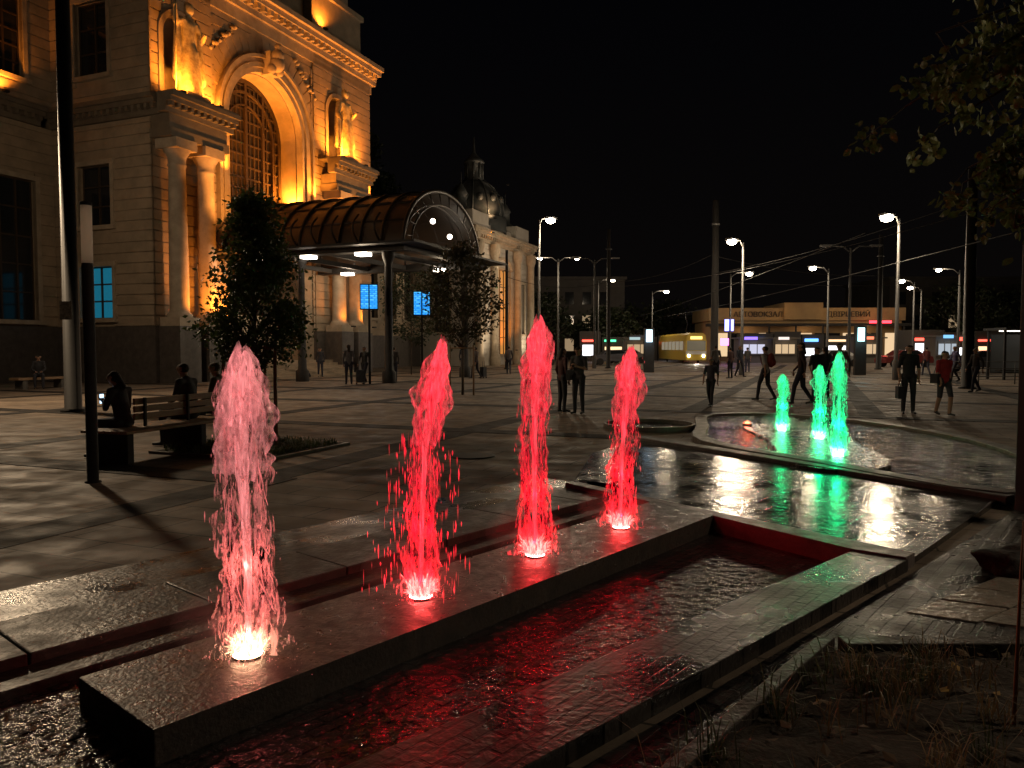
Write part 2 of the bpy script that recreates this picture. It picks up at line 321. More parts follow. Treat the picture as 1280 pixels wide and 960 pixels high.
def jet(name,loc,h,col,glow,es,base,seed,lean=(0,0),wide=1,splash=0,lampcol=(1,.3,.2),pw=8,hot=30,headw=1,pink=.05,tail=1):
    e=empty(name,loc); L0=Vector(loc)
    rnd=random.Random(seed)
    def cx(t): return Vector((lean[0]*t*t,lean[1]*t*t,0))+Vector((.02*math.sin(t*5+seed),.02*math.cos(t*4+seed),0))*t
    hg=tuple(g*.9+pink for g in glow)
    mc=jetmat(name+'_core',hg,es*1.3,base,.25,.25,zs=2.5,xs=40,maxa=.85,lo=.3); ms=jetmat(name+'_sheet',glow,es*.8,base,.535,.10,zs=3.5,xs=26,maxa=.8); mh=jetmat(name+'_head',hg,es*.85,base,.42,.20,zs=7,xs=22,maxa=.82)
    def shell(prof,mi,bld,amp,n=32,k=70,off=0):
        vs=[];fs=[]
        for i in range(k+1):
            s=i/k; t,r=prof(s); c=cx(t)
            for j in range(n):
                a=2*math.pi*j/n; ca,sa=math.cos(a),math.sin(a)
                d=1+amp*noise.noise(Vector((ca*1.6+seed*3+off,sa*1.6,t*7)))+amp*.7*noise.noise(Vector((ca*4+seed,sa*4+off,t*16)))
                vs.append(L0+c+Vector((ca*r*d,sa*r*d,t*h+amp*.10*noise.noise(Vector((ca*2.5,sa*2.5,seed+t*3)))*h*(.6 if 0<i<k else 0))))
        for i in range(k):
            for j in range(n): fs.append((i*n+j,i*n+(j+1)%n,(i+1)*n+(j+1)%n,(i+1)*n+j))
        bld.add(vs,fs,mi,True)
    b=B()
    shell(lambda s:(s*.93,(.014+.010*s+.03*s**5)*wide),0,b,.45)
    shell(lambda s:(.60+.40*s,headw*wide*(.062+.036*math.sin(math.pi*min(1,s*1.1)))*math.sqrt(max(0,1-s**5))),1,b,.9)
    shell(lambda s:(.78+.20*s,headw*wide*.052*math.sqrt(max(0,1-s**4))),0,b,.9,off=3)
    shell(lambda s:(.90-.88*s,wide*(.09+.045*s*s)),2,b,.85,off=5)
    shell(lambda s:(.86-.84*s,wide*(.06+.04*s)),2,b,.9,off=9)
    shell(lambda s:(.45-.44*s,wide*(.085+.06*s)),2,b,.9,off=14)
    for _ in range(int(55*tail)):
        t0=rnd.random()*.75+.15; ln=(.05+.16*rnd.random()**2); a=rnd.random()*6.28; r0=wide*(.04+.08*(1-t0)*rnd.random()+.05*rnd.random()); rr=.0012+.0036*rnd.random()**2
        pts=[]
        for k in range(6):
            t=t0-ln*k/5
            if t<0: break
            r_=r0+wide*.02*k/5+.003*math.sin(k*2+a*5); pts.append(L0+cx(t)+Vector((math.cos(a+.1*k)*r_,math.sin(a+.1*k)*r_,t*h)))
        if len(pts)>2: b.tube(pts,[rr*math.sin(math.pi*(k+.3)/len(pts))+.0004 for k in range(len(pts))],5,3,caps=False)
    for _ in range(460+splash*120):
        t=rnd.random()**1.2*.95; a=rnd.random()*6.28
        rr=wide*(.04+.11*(1-t)*rnd.random()+abs(rnd.gauss(0,.045)))
        r=.0010+.0034*rnd.random()**2; l=.005+.03*rnd.random()**2
        if splash and rnd.random()<.42:
            a=rnd.gauss(3.3,.5) if rnd.random()<.65 else rnd.gauss(0,.5); t=rnd.random()*.6+.03; rr=abs(rnd.gauss(.12,.06))*(1.5-t); r=.0015+.0045*rnd.random()**1.5; l=.01+.05*rnd.random()
        p=L0+cx(t)+Vector((math.cos(a)*rr,math.sin(a)*rr,t*h))
        b.tube([p-Vector((0,0,l)),p,p+Vector((0,0,l*.7))],[r*.15,r,r*.15],5,3,caps=False)
    for _ in range(260):
        a=rnd.random()*6.28; rr=abs(rnd.gauss(0,.15)); p=L0+Vector((math.cos(a)*rr,math.sin(a)*rr,abs(rnd.gauss(0,.05)))); r=.001+.002*rnd.random()
        b.ell(p,r,3,5,3)
    for _ in range(110):
        a=rnd.random()*6.28; rr=.02+.06*rnd.random(); q=L0+Vector((math.cos(a)*rr*.6,math.sin(a)*rr*.6,.0)); tp=L0+Vector((math.cos(a)*rr*1.6,math.sin(a)*rr*1.6,.03+.12*rnd.random()))
        b.tube([q,q.lerp(tp,.6)+Vector((0,0,.02)),tp],[.007,.005,.0008],5,4,caps=False)
    b.obj('water_plume',[mc,mh,ms,jetmat(name+'_drops',glow,es*.9,base,-1,.1),jetmat(name+'_foam',lampcol,es*4.2,base,-1,.1,lo=.4)],e,fix=False)  # drops and base foam glow by emission, lamp light painted into them
    b=B(); b.lathe(L0,[(.075,-.01),(.075,.008),(.05,.01),(.05,.006),(.012,.006),(.012,.03),(.0,.03)],20,0); b.obj('nozzle_housing',M_black,e)
    b=B(); b.lathe(L0,[(.07,.0115),(.02,.013)],24,0); b.obj('underwater_lamp',emis(name+'_lamp',lampcol,hot),e)
    # several overlapping puffs so the haze has no single outline
    for (dx,dy,dz,rr) in ((0,0,.10,.16),(.05,-.04,.13,.24),(-.06,.03,.16,.31)):
        b=B(); b.ell(L0+Vector((dx,dy,dz+.012)),(rr,rr,dz),0,20,12); b.obj('spray_mist',M_mist,e)
    light('POINT','jet_lamp_low',L0+Vector((0,0,.10)),pw,col,e,.03)
    light('POINT','jet_fill_light',L0+Vector((0,0,.45)),pw*.5,col,e,.05)  # added fill light inside the plume, no lamp sits at this height
    light('SPOT','jet_uplight',L0+Vector((0,0,.02)),pw*3,col,e,.02,rot=(0,0,1),spot=26)
RED=(1,.004,.012); GRN=(.004,1,.34)
J=[FF.P(.63,.37,.10),FF.P(1.77,.36,.10),FF.P(2.93,.40,.10),FF.P(4.06,.38,.10)]
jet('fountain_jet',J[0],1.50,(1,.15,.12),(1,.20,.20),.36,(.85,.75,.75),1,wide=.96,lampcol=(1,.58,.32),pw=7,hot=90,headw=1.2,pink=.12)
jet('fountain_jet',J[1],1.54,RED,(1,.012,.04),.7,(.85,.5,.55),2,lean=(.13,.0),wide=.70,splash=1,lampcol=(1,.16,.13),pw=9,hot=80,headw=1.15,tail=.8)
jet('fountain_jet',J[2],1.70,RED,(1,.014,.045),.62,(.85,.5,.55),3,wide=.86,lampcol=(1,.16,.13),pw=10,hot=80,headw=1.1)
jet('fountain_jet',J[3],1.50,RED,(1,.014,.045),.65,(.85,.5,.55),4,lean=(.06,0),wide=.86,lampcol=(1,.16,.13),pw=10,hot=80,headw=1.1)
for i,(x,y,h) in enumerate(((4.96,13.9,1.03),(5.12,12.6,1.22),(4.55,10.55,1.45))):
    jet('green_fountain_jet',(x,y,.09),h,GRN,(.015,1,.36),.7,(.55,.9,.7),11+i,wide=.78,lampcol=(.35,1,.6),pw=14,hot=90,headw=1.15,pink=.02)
rl=empty('pond_spotlight',(4.6,14.8,.09))
b=B(); b.lathe((4.6,14.8,.09),[(.09,-.02),(.09,.03),(.07,.04)],16); b.obj('housing',M_black,rl)
b=B(); b.lathe((4.6,14.8,.09),[(.07,.038),(0,.045)],16); b.ell((4.6,14.8,.14),(.05,.05,.03)); b.obj('lens',emis('red_lens',(1,.10,.04),12),rl); light('POINT','red_glow',(4.6,14.8,.32),8,(1,.1,.05),rl,.05)
# ------------------------------------------------------------------ STATION
FA=Fr((-14.8,38),(s22,c22),(c22,-s22))
p0=FA.P(-3.7,0); FR=Fr((p0.x,p0.y),(-c22,s22),(-s22,-c22))
p1=FR.P(6.3,0); FW=Fr((p1.x,p1.y),(-s22,-c22),(c22,-s22))
st=empty('railway_station',(-15,40,0))
def sub(u0,u1,ops,z0,z1):
    iv=[(u0,u1)]
    for (a,c,d,e) in ops:
        if e>z0+1e-4 and d<z1-1e-4:
            nv=[]
            for (x,y) in iv:
                if c<=x or a>=y: nv.append((x,y)); continue
                if a>x: nv.append((x,a))
                if c<y: nv.append((c,y))
            iv=nv
    return [i for i in iv if i[1]-i[0]>.02]
def wall(b,fr,u0,u1,z0,z1,ops=(),w0=0,course=.48,gap=.06,proud=.06,th=.45,m=0):
    zs=sorted(set([z0,z1]+[z for o in ops for z in (o[2],o[3]) if z0<z<z1]))
    for a,c in zip(zs,zs[1:]):
        for (x,y) in sub(u0,u1,ops,a,c): b.box(fr,x,y,w0-th,w0,a,c,m)
    if course:
        z=z0
        while z<z1-.1:
            zt=min(z+course,z1)
            for (x,y) in sub(u0-proud,u1,ops,z,zt): b.box(fr,x,y,w0-.02,w0+proud,z+gap/2,zt-gap/2,m)
            z+=course
bs=B(); bt=B(); bd=B(); bw=B(); bg_=B()
def window(fr,u0,u1,z0,z1,w0=0,lit=0,nv=2,nh=3,sur=True):
    bg_.box(fr,u0,u1,w0-.30,w0-.27,z0,z1,lit)
    for i in range(nv+1):
        u=u0+(u1-u0)*i/nv; bw.box(fr,u-.04,u+.04,w0-.268,w0-.2,z0,z1)
    for i in range(nh+1):
        z=z0+(z1-z0)*i/nh; bw.box(fr,u0,u1,w0-.262,w0-.21,z-.035,z+.035)
    if sur:
        bt.box(fr,u0-.2,u0,w0-.1,w0+.12,z0,z1); bt.box(fr,u1,u1+.2,w0-.1,w0+.12,z0,z1)
        bt.box(fr,u0-.25,u1+.25,w0-.1,w0+.15,z1,z1+.22); bt.box(fr,u0-.3,u1+.3,w0-.1,w0+.22,z0-.2,z0)
def cornice(fr,u0,u1,z,w0=0,s=1.0,m=None,dent=True):
    bb=bd if m is None else m
    bb.box(fr,u0,u1,w0-.3,w0+.18*s,z,z+.22*s)
    bb.box(fr,u0,u1,w0-.3,w0+.5*s,z+.42*s,z+.62*s); bb.box(fr,u0,u1,w0-.3,w0+.65*s,z+.62*s,z+.82*s)
    bb.box(fr,u0,u1,w0-.3,w0+.22*s,z+.22*s,z+.42*s)
    if dent:
        u=u0+.1
        while u<u1-.2*s: bb.box(fr,u,u+.16*s,w0+.2*s,w0+.45*s,z+.225*s,z+.418*s); u+=.38*s
ops=[(2.5,4.6,3.0,5.4),(2.5,4.6,7.3,10.1),(2.5,4.6,14.2,17.6)]
wall(bs,FR,0,6.25,2.6,12.0,ops,th=.45); wall(bs,FR,0,6.25,12.8,19,ops,th=.45)
wall(bd,FR,-.1,6.25,0,2.6,(),w0=.12,course=0,m=1)
window(FR,2.5,4.6,3.0,5.4,lit=2); window(FR,2.5,4.6,7.3,10.1); window(FR,2.5,4.6,14.2,17.6)
cornice(FR,-.7,6.2,12.0); cornice(FR,-.9,6.2,19.0,s=1.3)
ops=[(1.0,3.3,2.9,9.4),(5.5,8.2,2.9,9.4),(11,13.7,2.9,9.4),(1.4,3.6,14.0,17.6),(5.8,8,14,17.6),(11.3,13.5,14,17.6)]
wall(bs,FW,0.0,26,2.6,12.0,ops); wall(bs,FW,0.0,26,12.8,19,ops)
wall(bd,FW,0,26,0,2.6,(),w0=.12,course=0,m=1)
for o in ops: window(FW,o[0],o[1],o[2],o[3],nv=3,nh=5)
cornice(FW,.7,26,12.0); cornice(FW,.9,26,19,s=1.3)
CA=4.1; RI=2.95; SPR=13.4
def pylon(u0,u1,sc):
    no=[(sc-1.05,sc+1.05,12.9,17.0)]
    wall(bs,FA,u0,u1,2.6,12.0,()); wall(bs,FA,u0,u1,12.0,19,no,gap=.06)
    wall(bd,FA,u0-.1,u1,0,2.6,(),w0=.12,course=0,m=1)
    n=12; vs=[];fs=[]
    for i in range(n+1):
        a=math.pi*i/n
        for z in (12.9,15.95): vs.append(FA.P(sc-1.05*math.cos(a),-1.0*math.sin(a),z))
    for i in range(n): fs.append((2*i,2*i+2,2*i+3,2*i+1))
    for k in range(1,7):
        ph=math.pi/2*k/6
        for i in range(n+1):
            a=math.pi*i/n; vs.append(FA.P(sc-1.05*math.cos(a)*math.cos(ph),-1.0*math.sin(a)*math.cos(ph),15.95+1.05*math.sin(ph)))
    def idx(k,i): return 2*i+1 if k==0 else 2*(n+1)+(k-1)*(n+1)+i
    for k in range(6):
        for i in range(n): fs.append((idx(k,i),idx(k,i+1),idx(k+1,i+1),idx(k+1,i)))
    bd.add(vs,fs,0,True)  # niche lining darker than the wall stone, recess shade put into its colour
    for i in range(10):
        x0=sc-1.05+2.1*i/10; x1=x0+.21
        za=15.95+math.sqrt(max(0,1.05**2-(min(abs(x0-sc),abs(x1-sc)))**2))
        bs.box(FA,x0,x1,-.3,.045,min(za,16.99),17.0)
    for i in range(16):
        a0=math.pi*i/16;a1=math.pi*(i+1)/16
        vv=[FA.P(sc-r*math.cos(a),w,15.95+r*math.sin(a)) for a in (a0,a1) for (r,w) in ((1.03,.0),(1.03,.14),(1.3,.14),(1.3,.0))]
        bt.add(vv,[(0,1,5,4),(1,2,6,5),(2,3,7,6)],0)
    bt.box(FA,sc-1.3,sc-1.03,0,.14,12.9,15.95); bt.box(FA,sc+1.03,sc+1.3,0,.14,12.9,15.95)
    bd.box(FA,sc-1.8,sc+1.8,0,1.25,11.0,11.4); bd.box(FA,sc-1.75,sc+1.75,0,1.15,11.4,12.0)
    cornice(FA,sc-2.1,sc+2.1,12.0,w0=1.1,s=1.0); bd.box(FA,sc-2.0,sc+2.0,-.2,1.7,12.821,12.9)
    for cu in (sc-1.0,sc+.75):
        c=FA.P(cu,.75,0)
        bt.box(FA,cu-.58,cu+.58,.17,1.33,2.6,3.0,0); bd.box(FA,cu-.62,cu+.62,.13,1.37,0,2.6,1)
        prof=[(.56,3.0),(.56,3.1),(.5,3.18),(.44,3.25),(.43,3.4)]+[(.43-.06*(k/8)**1.5,3.4+6.4*k/8) for k in range(1,9)]+[(.42,9.85),(.38,9.95),(.40,10.2),(.55,10.45),(.58,10.55)]
        bt.lathe(c,prof,20,0); bt.box(FA,cu-.62,cu+.62,.13,1.37,10.55,10.99)
pylon(-3.7,-.0,-2.0); pylon(8.2,14.2,10.5)
n=36
for i in range(n):
    u0=CA-RI+2*RI*i/n; u1=u0+2*RI/n; um=min(abs(u0-CA),abs(u1-CA)); za=SPR+math.sqrt(max(0,RI**2-um**2))
    bs.box(FA,u0,u1,-.5,-.1,za,19)
bs.box(FA,0,CA-RI,-.5,-.1,0,19); bs.box(FA,CA+RI,8.2,-.5,-.1,0,19)
def archring(r0,r1,w0,w1,b,m=0,n=40,a0=0,a1=math.pi,zb=6.5,legs=True,gap=0):
    for i in range(n):
        s=a0+(a1-a0)*(i+gap)/n; e=a0+(a1-a0)*(i+1-gap)/n
        vv=[FA.P(CA-r*math.cos(a),w,SPR+r*math.sin(a)) for a in (s,e) for (r,w) in ((r0,w0),(r0,w1),(r1,w1),(r1,w0))]
        b.add(vv,[(0,1,5,4),(1,2,6,5),(2,3,7,6),(3,0,4,7),(0,3,2,1),(4,5,6,7)],m)
    if legs:
        for sg in (-1,1):
            x=sorted((CA+sg*r0,CA+sg*r1)); b.box(FA,x[0],x[1],w0,w1,zb,SPR)
archring(RI-.003,RI+.25,-.4,.05,bt); archring(RI+.25,RI+.5,-.2,.16,bt); archring(RI+.5,RI+.72,-.2,.08,bt); archring(RI+.72,RI+.9,-.2,.26,bt)
archring(RI+.9,RI+1.9,-.15,-.03,bs,n=19,a0=.35,a1=math.pi-.35,legs=False,gap=.04)
archring(RI-.05,RI+.1,-1.6,-.401,bs,zb=0)
archring(RI-.3,RI-.04,-1.75,-1.45,bw)
z=17.6
while z<19:
    bs.box(FA,.02,8.18,-.12,-.04,z+.03,z+.45); z+=.48
z=2.6
while z<17.5:
    bs.box(FA,.0,CA-RI-.92 if CA-RI-.92>.02 else .04,-.12,.0,z+.03,z+.45); bs.box(FA,CA+RI+.92,8.19,-.12,-.0,z+.03,z+.45); z+=.48
bt.box(FA,CA-.35,CA+.35,-.1,.55,SPR+RI-.1,SPR+RI+1.1)
for (du,w,z,r) in ((0,.75,.9,.35),(0,.7,.45,.42),(-.3,.6,.15,.25),(.3,.6,.15,.25),(0,.8,1.35,.2)): bt.ell(FA.P(CA+du,w,SPR+RI+z),(r,r*.8,r))
for sg in (-1,1):
    for k in range(9): bt.ell(FA.P(CA+sg*(2.4+.22*k),.0,17.95-.2*k+.1*math.sin(k*2)),(.16,.12,.12))
cornice(FA,-4.5,14.7,19.0,s=1.35,m=bt); bt.box(FA,-3.9,14.4,-.3,.06,18.4,19.0)
bs.box(FA,-3.5,14.0,-6,-.5,20.1,23.0); bs.box(FA,-3.0,.3,-.49,.1,20.1,23.6); bs.box(FA,8.0,13.0,-.49,.1,20.1,22.6)
bt.box(FA,7.8,13.2,-.5,.3,22.6,22.9); bt.box(FA,9.2,12.0,-2,-.1,22.9,26); bs.box(FA,-3,14,-8,-6.01,0,23.2)
bs.box(FA,-3.6,14.1,-14,-8.01,0,19.5); bs.box(FA,13.75,14.19,-7.9,-.46,0,19)
gz=-1.55
vs=[FA.P(CA,gz-.05,SPR)]+[FA.P(CA-RI*math.cos(a*math.pi/30),gz-.05,SPR+RI*math.sin(a*math.pi/30)) for a in range(31)]
bg_.add(vs,[(0,i,i+1) for i in range(1,31)],1); bg_.box(FA,CA-RI,CA+RI,gz-.08,gz-.05,0,SPR,1)
for i in range(-8,9):
    u=i*RI/8.5; zt=SPR+math.sqrt(max(0,(RI-.2)**2-u*u)) if abs(u)<RI-.2 else SPR
    wd=.09 if i%4==0 else .03; bw.box(FA,CA+u-wd,CA+u+wd,gz-.04,gz+(.12 if i%4==0 else .04),5,zt)
z=6.0
while z<SPR+RI-.4:
    hw=RI-.1 if z<SPR else math.sqrt(max(0,(RI-.2)**2-(z-SPR)**2)); bw.box(FA,CA-hw,CA+hw,gz-.035,gz+.05,z-.04,z+.04); z+=.62
archring(RI-.85,RI-.72,gz-.03,gz+.15,bw); archring(RI-1.5,RI-1.42,gz-.03,gz+.12,bw,legs=False)
for k in range(4):
    u=CA-2.4+1.25*k; bg_.box(FA,u,u+1.0,gz+.2,gz+.22,.9,3.4,3); bw.box(FA,u-.1,u,gz+.1,gz+.3,.9,3.5); bw.box(FA,u+1,u+1.1,gz+.1,gz+.3,.9,3.5)
bw.box(FA,CA-2.6,CA+2.6,gz+.1,gz+.32,3.5,3.8)
for k in range(6): bs.box(FA,-.5,9,-1.5,2.4-.34*k,.15*k,.15*(k+1)-.002 if k<5 else .9)
wall(bs,FA,14.2,29.99,2.6,12.0,[(15.5+2.9*k,17.1+2.9*k,4,9.5) for k in range(5)],w0=-5,course=.48)
bd.box(FA,14.2,29.99,-5.4,-4.9,0,2.6,1)
for k in range(5): window(FA,15.5+2.9*k,17.1+2.9*k,4,9.5,w0=-5,lit=1 if k%2 else 0)
cornice(FA,14.2,30,12.0,w0=-5)
bs.box(FA,14.2,30,-12,-5.5,0,13.5)
FD=Fr((FA.P(30,0).x,FA.P(30,0).y),(s22,c22),(c22,-s22)); FDs=Fr((FA.P(30,0).x,FA.P(30,0).y),(-c22,s22),(-s22,-c22))
bp=B()
wall(bp,FD,0,14,0,11.0,[(1.4,2.9,3,8),(5.2,8.8,1.0,9.0),(11.1,12.6,3,8)],course=.5); wall(bp,FDs,0,8,0,11.0,[(2,3.6,3,8)],course=.5)
window(FD,1.4,2.9,3,8,lit=0); window(FD,5.2,8.8,1,9.0,lit=4,nv=4,nh=5); window(FD,11.1,12.6,3,8); window(FDs,2,3.6,3,8,lit=0)
for i in range(14):
    a0=math.pi*i/14;a1=math.pi*(i+1)/14
    vv=[FD.P(7-r*math.cos(a),w,9.0+r*.5*math.sin(a)) for a in (a0,a1) for (r,w) in ((1.8,.0),(1.8,.3),(2.3,.3),(2.3,.0))]
    bt.add(vv,[(0,1,5,4),(1,2,6,5),(2,3,7,6),(3,0,4,7)],0)
cornice(FD,-.8,14.8,11.0,s=1.3,m=bt); cornice(FDs,-.8,8,11.0,s=1.3,m=bt)
bp.box(FD,.2,3.6,-4,.1,12.1,13.6); bp.box(FD,10.4,13.8,-4,.1,12.1,13.6); bp.box(FD,3.6,10.4,-4,-.4,12.1,12.9)
bp.box(FD,.3,13.7,-8,-.46,0,11.9)
for cu in (.6,4.2,9.8,13.4):
    bt.lathe(FD.P(cu,.5,0),[(.5,0),(.5,.8),(.38,.9),(.33,9.8),(.5,10.3),(.5,10.99)],14,0)
dc=FD.P(7.0,-2.9,0)
br=B(); br.lathe(dc,[(3.1,12.5),(3.1,13.9),(2.9,14.0)]+[(2.9*math.cos(t*math.pi/2/10),14.0+3.7*math.sin(t*math.pi/2/10)) for t in range(11)],24,0)
br.lathe(dc,[(.95,17.4),(.95,17.7),(.8,17.8),(.7,19.1),(1.0,19.2),(1.0,19.35),(.6,19.7),(.15,20.2),(.05,21.6),(0,21.7)],12,0)
for k in range(8):
    a=k*math.pi/4; br.tube([dc+Vector((.82*math.cos(a),.82*math.sin(a),17.7)),dc+Vector((.82*math.cos(a),.82*math.sin(a),19.2))],.09,6)
for k in range(12):
    a=k*math.pi/6; br.tube([dc+Vector((2.93*math.cos(a)*math.cos(t),2.93*math.sin(a)*math.cos(t),14.0+3.73*math.sin(t))) for t in (0,.3,.6,.9,1.2,1.5)],.08,6)
    c=dc+Vector((2.9*math.cos(a+.26)*math.cos(.45),2.9*math.sin(a+.26)*math.cos(.45),14.0+3.7*math.sin(.45))); br.ell(c,(.32,.32,.4))
for sg in (1.9,12.1):
    br.lathe(FD.P(sg,-1.8,13.6),[(.9,0),(.9,.3),(.5,.6),(.45,1.6),(.6,1.7),(.35,2.2),(.05,2.6),(.02,3.6)],10)
br.obj('dome_roof',M_roof,st); bp.obj('pavilion_walls',mat('white_stone',(.50,.46,.40),(.42,.38,.33),scale=1.5,rough=.8),st)
M_glassLit=mat('warm_window',(.05,.04,.03),rough=.2,emit=(1,.4,.1),es=.012)
M_glassBlue=mat('blue_window',(.02,.05,.06),(.01,.02,.03),scale=2,rough=.2,emit=(.02,.35,.55),es=.3)
bs.obj('walls',M_stone,st); bt.obj('trim_and_columns',M_trim,st); bd.obj('cornices_and_plinth',[M_dark,M_plinth],st); bw.obj('window_frames',M_frame,st)
bg_.obj('window_glass',[M_glass,M_glassLit,M_glassBlue,mat('door_glass',(.1,.08,.06),rough=.2,emit=(1,.6,.3),es=.2),mat('orange_window',(.2,.1,.04),rough=.3,emit=(1,.4,.08),es=.5)],st)
def fl(u,w,z,p,d=(0,0,1),spot=110,fr=FA,col=ORG):
    q=fr.P(u,w,z); b=B(); b.box(fr,u-.12,u+.12,w-.1,w+.1,z-.14,z-.05); b.obj('floodlight_body',M_black,st)
    light('SPOT','floodlight',q,p,col,st,.10,rot=d,spot=spot,blend=.8)
Z1=Vector((0,0,1)); NA=FA.n
for sc,p in ((-2.0,1100),(10.5,1500)):
    fl(sc-1.15,1.35,13.15,p,(-NA*.45+FA.u*.35+Z1),140); fl(sc+1.15,1.35,13.15,p,(-NA*.45-FA.u*.35+Z1),140)
    fl(sc+1.9,.5,13.1,p*.5,(-NA*.15+Z1),120)
fl(13.7,.5,11.5,900,(-NA*.2+Z1),120)
for u,p in ((CA-RI+.35,1700),(CA+RI-.35,3000)): fl(u,-.6,9.6,p,(0,0,1),140)
fl(CA+RI+.7,.7,10.3,1300,(-NA*.15+Z1),120); fl(CA-RI-.5,.7,10.3,600,(-NA*.15+Z1),120)
fl(-.9,3.2,6.9,2000,(-NA*.55+FA.u*.35+Z1),105,col=(1,.36,.07)); fl(9.2,3.2,6.9,3000,(-NA*.55-FA.u*.05+Z1),110,col=(1,.36,.07))
fl(-2.2,1.9,3.0,600,(-NA*.45+Z1),130); fl(-.8,1.9,3.0,1500,(-NA*.45+Z1),130); fl(9.3,1.9,3.0,300,(-NA*.4+Z1),120); fl(11.6,1.9,3.0,500,(-NA*.4+Z1),120)
fl(.75,.4,3.0,700,(-NA*.2+Z1),120)
for k,p in ((2.6,420),(9.6,420)): fl(k,.55,13.1,p,(-FW.n*.35+Z1),120,fr=FW)
fl(8.8,.5,20.6,700,(-NA*.2+Z1),130); fl(-.6,1.0,20.6,300,(-NA*.2+Z1),120)
fl(2.6,1,11.9,200,(-FD.n*.2-Z1),120,fr=FD); fl(7,1.5,1.5,1100,(-FD.n*.5+Z1),120,fr=FD); fl(12,2.5,.5,900,(-FD.n*.5+Z1),120,fr=FD,col=WARM); fl(1.5,3,.5,1100,(-FD.n*.5+Z1),120,fr=FD,col=WARM)
fl(5.0,.2,13.6,420,(-FD.n*.8+Z1),120,fr=FD,col=(1,.6,.3)); fl(7,.6,17.0,90,(-FD.n*1.2+Z1*.5),90,fr=FD,col=(1,.75,.5))
# ------------------------------------------------------------------ remesh body builder
def blobmesh(segs,voxel,smooth=2):
    b=B()
    for (a,c,ra,rb,flat,lab) in segs:
        a=Vector(a);c=Vector(c); t=(c-a)
        if t.length<1e-5: t=Vector((0,0,1e-3)); c=a+t
        tn=t.normalized(); e=Vector((1,0,0))-tn*tn.x
        if e.length<.1: e=Vector((0,1,0))-tn*tn.y
        e.normalize(); g=tn.cross(e); n=12; vs=[];fs=[]; rings=[]
        for k in range(5):
            ph=math.pi/2*(1-k/4.0); rings.append((a-tn*ra*math.sin(ph),ra*max(.02,math.cos(ph))))
        for k in range(0,5):
            ph=math.pi/2*(k/4.0); rings.append((c+tn*rb*math.sin(ph),rb*max(.02,math.cos(ph))))
        for (p,r) in rings:
            for j in range(n):
                an=2*math.pi*j/n; vs.append(p+e*r*math.cos(an)+g*r*math.sin(an)*flat)
        m=len(rings)
        for i in range(m-1):
            for j in range(n): fs.append((i*n+j,i*n+(j+1)%n,(i+1)*n+(j+1)%n,(i+1)*n+j))
        fs.append(tuple(range(n))[::-1]); fs.append(tuple((m-1)*n+j for j in range(n)))
        b.add(vs,fs,0,True)
    me=bpy.data.meshes.new('tmp'); me.from_pydata(b.v,[],b.f); bm=bmesh.new(); bm.from_mesh(me); bmesh.ops.recalc_face_normals(bm,faces=bm.faces); bm.to_mesh(me); bm.free()
    o=bpy.data.objects.new('tmp',me); S.collection.objects.link(o)
    r=o.modifiers.new('r','REMESH'); r.mode='VOXEL'; r.voxel_size=voxel; r.use_smooth_shade=True
    if smooth: s=o.modifiers.new('s','SMOOTH'); s.iterations=smooth; s.factor=.5
    dg=bpy.context.evaluated_depsgraph_get(); ev=o.evaluated_get(dg); m2=bpy.data.meshes.new_from_object(ev)
    V=[v.co.copy() for v in m2.vertices]; Fc=[list(p.vertices) for p in m2.polygons]
    bpy.data.objects.remove(o); bpy.data.meshes.remove(me); bpy.data.meshes.remove(m2)
    return V,Fc
def segdist(p,s):
    a=Vector(s[0]);c=Vector(s[1]);d=c-a; t=0 if d.length_squared<1e-9 else max(0,min(1,(p-a).dot(d)/d.length_squared))
    return (p-(a+d*t)).length-(s[2]+(s[3]-s[2])*t)*(.85 if s[4]<1 else 1)
def stdpose():
    P={'pel':(0,0,.95),'che':(0,.0,1.26),'chu':(0,.0,1.39),'nek':(0,0,1.47),'hed':(0,.02,1.60)}
    for s,k in ((-1,'l'),(1,'r')):
        P[k+'hip']=(s*.085,0,.93);P[k+'kn']=(s*.10,.02,.50);P[k+'an']=(s*.11,-.01,.09)
        P[k+'sh']=(s*.165,0,1.41);P[k+'el']=(s*.225,-.03,1.13);P[k+'wr']=(s*.215,.06,.88); P[k+'hd']=(0,.03,-1)
    return P
MC={}
def cm(c,r=.8):
    k=tuple(c)
    if k not in MC: MC[k]=mat('cloth_%d'%len(MC),c,tuple(x*.7 for x in c),scale=9,rough=r,bump=.15)
    return MC[k]
SKIN=mat('skin',(.42,.25,.17),(.36,.2,.14),scale=12,rough=.55)
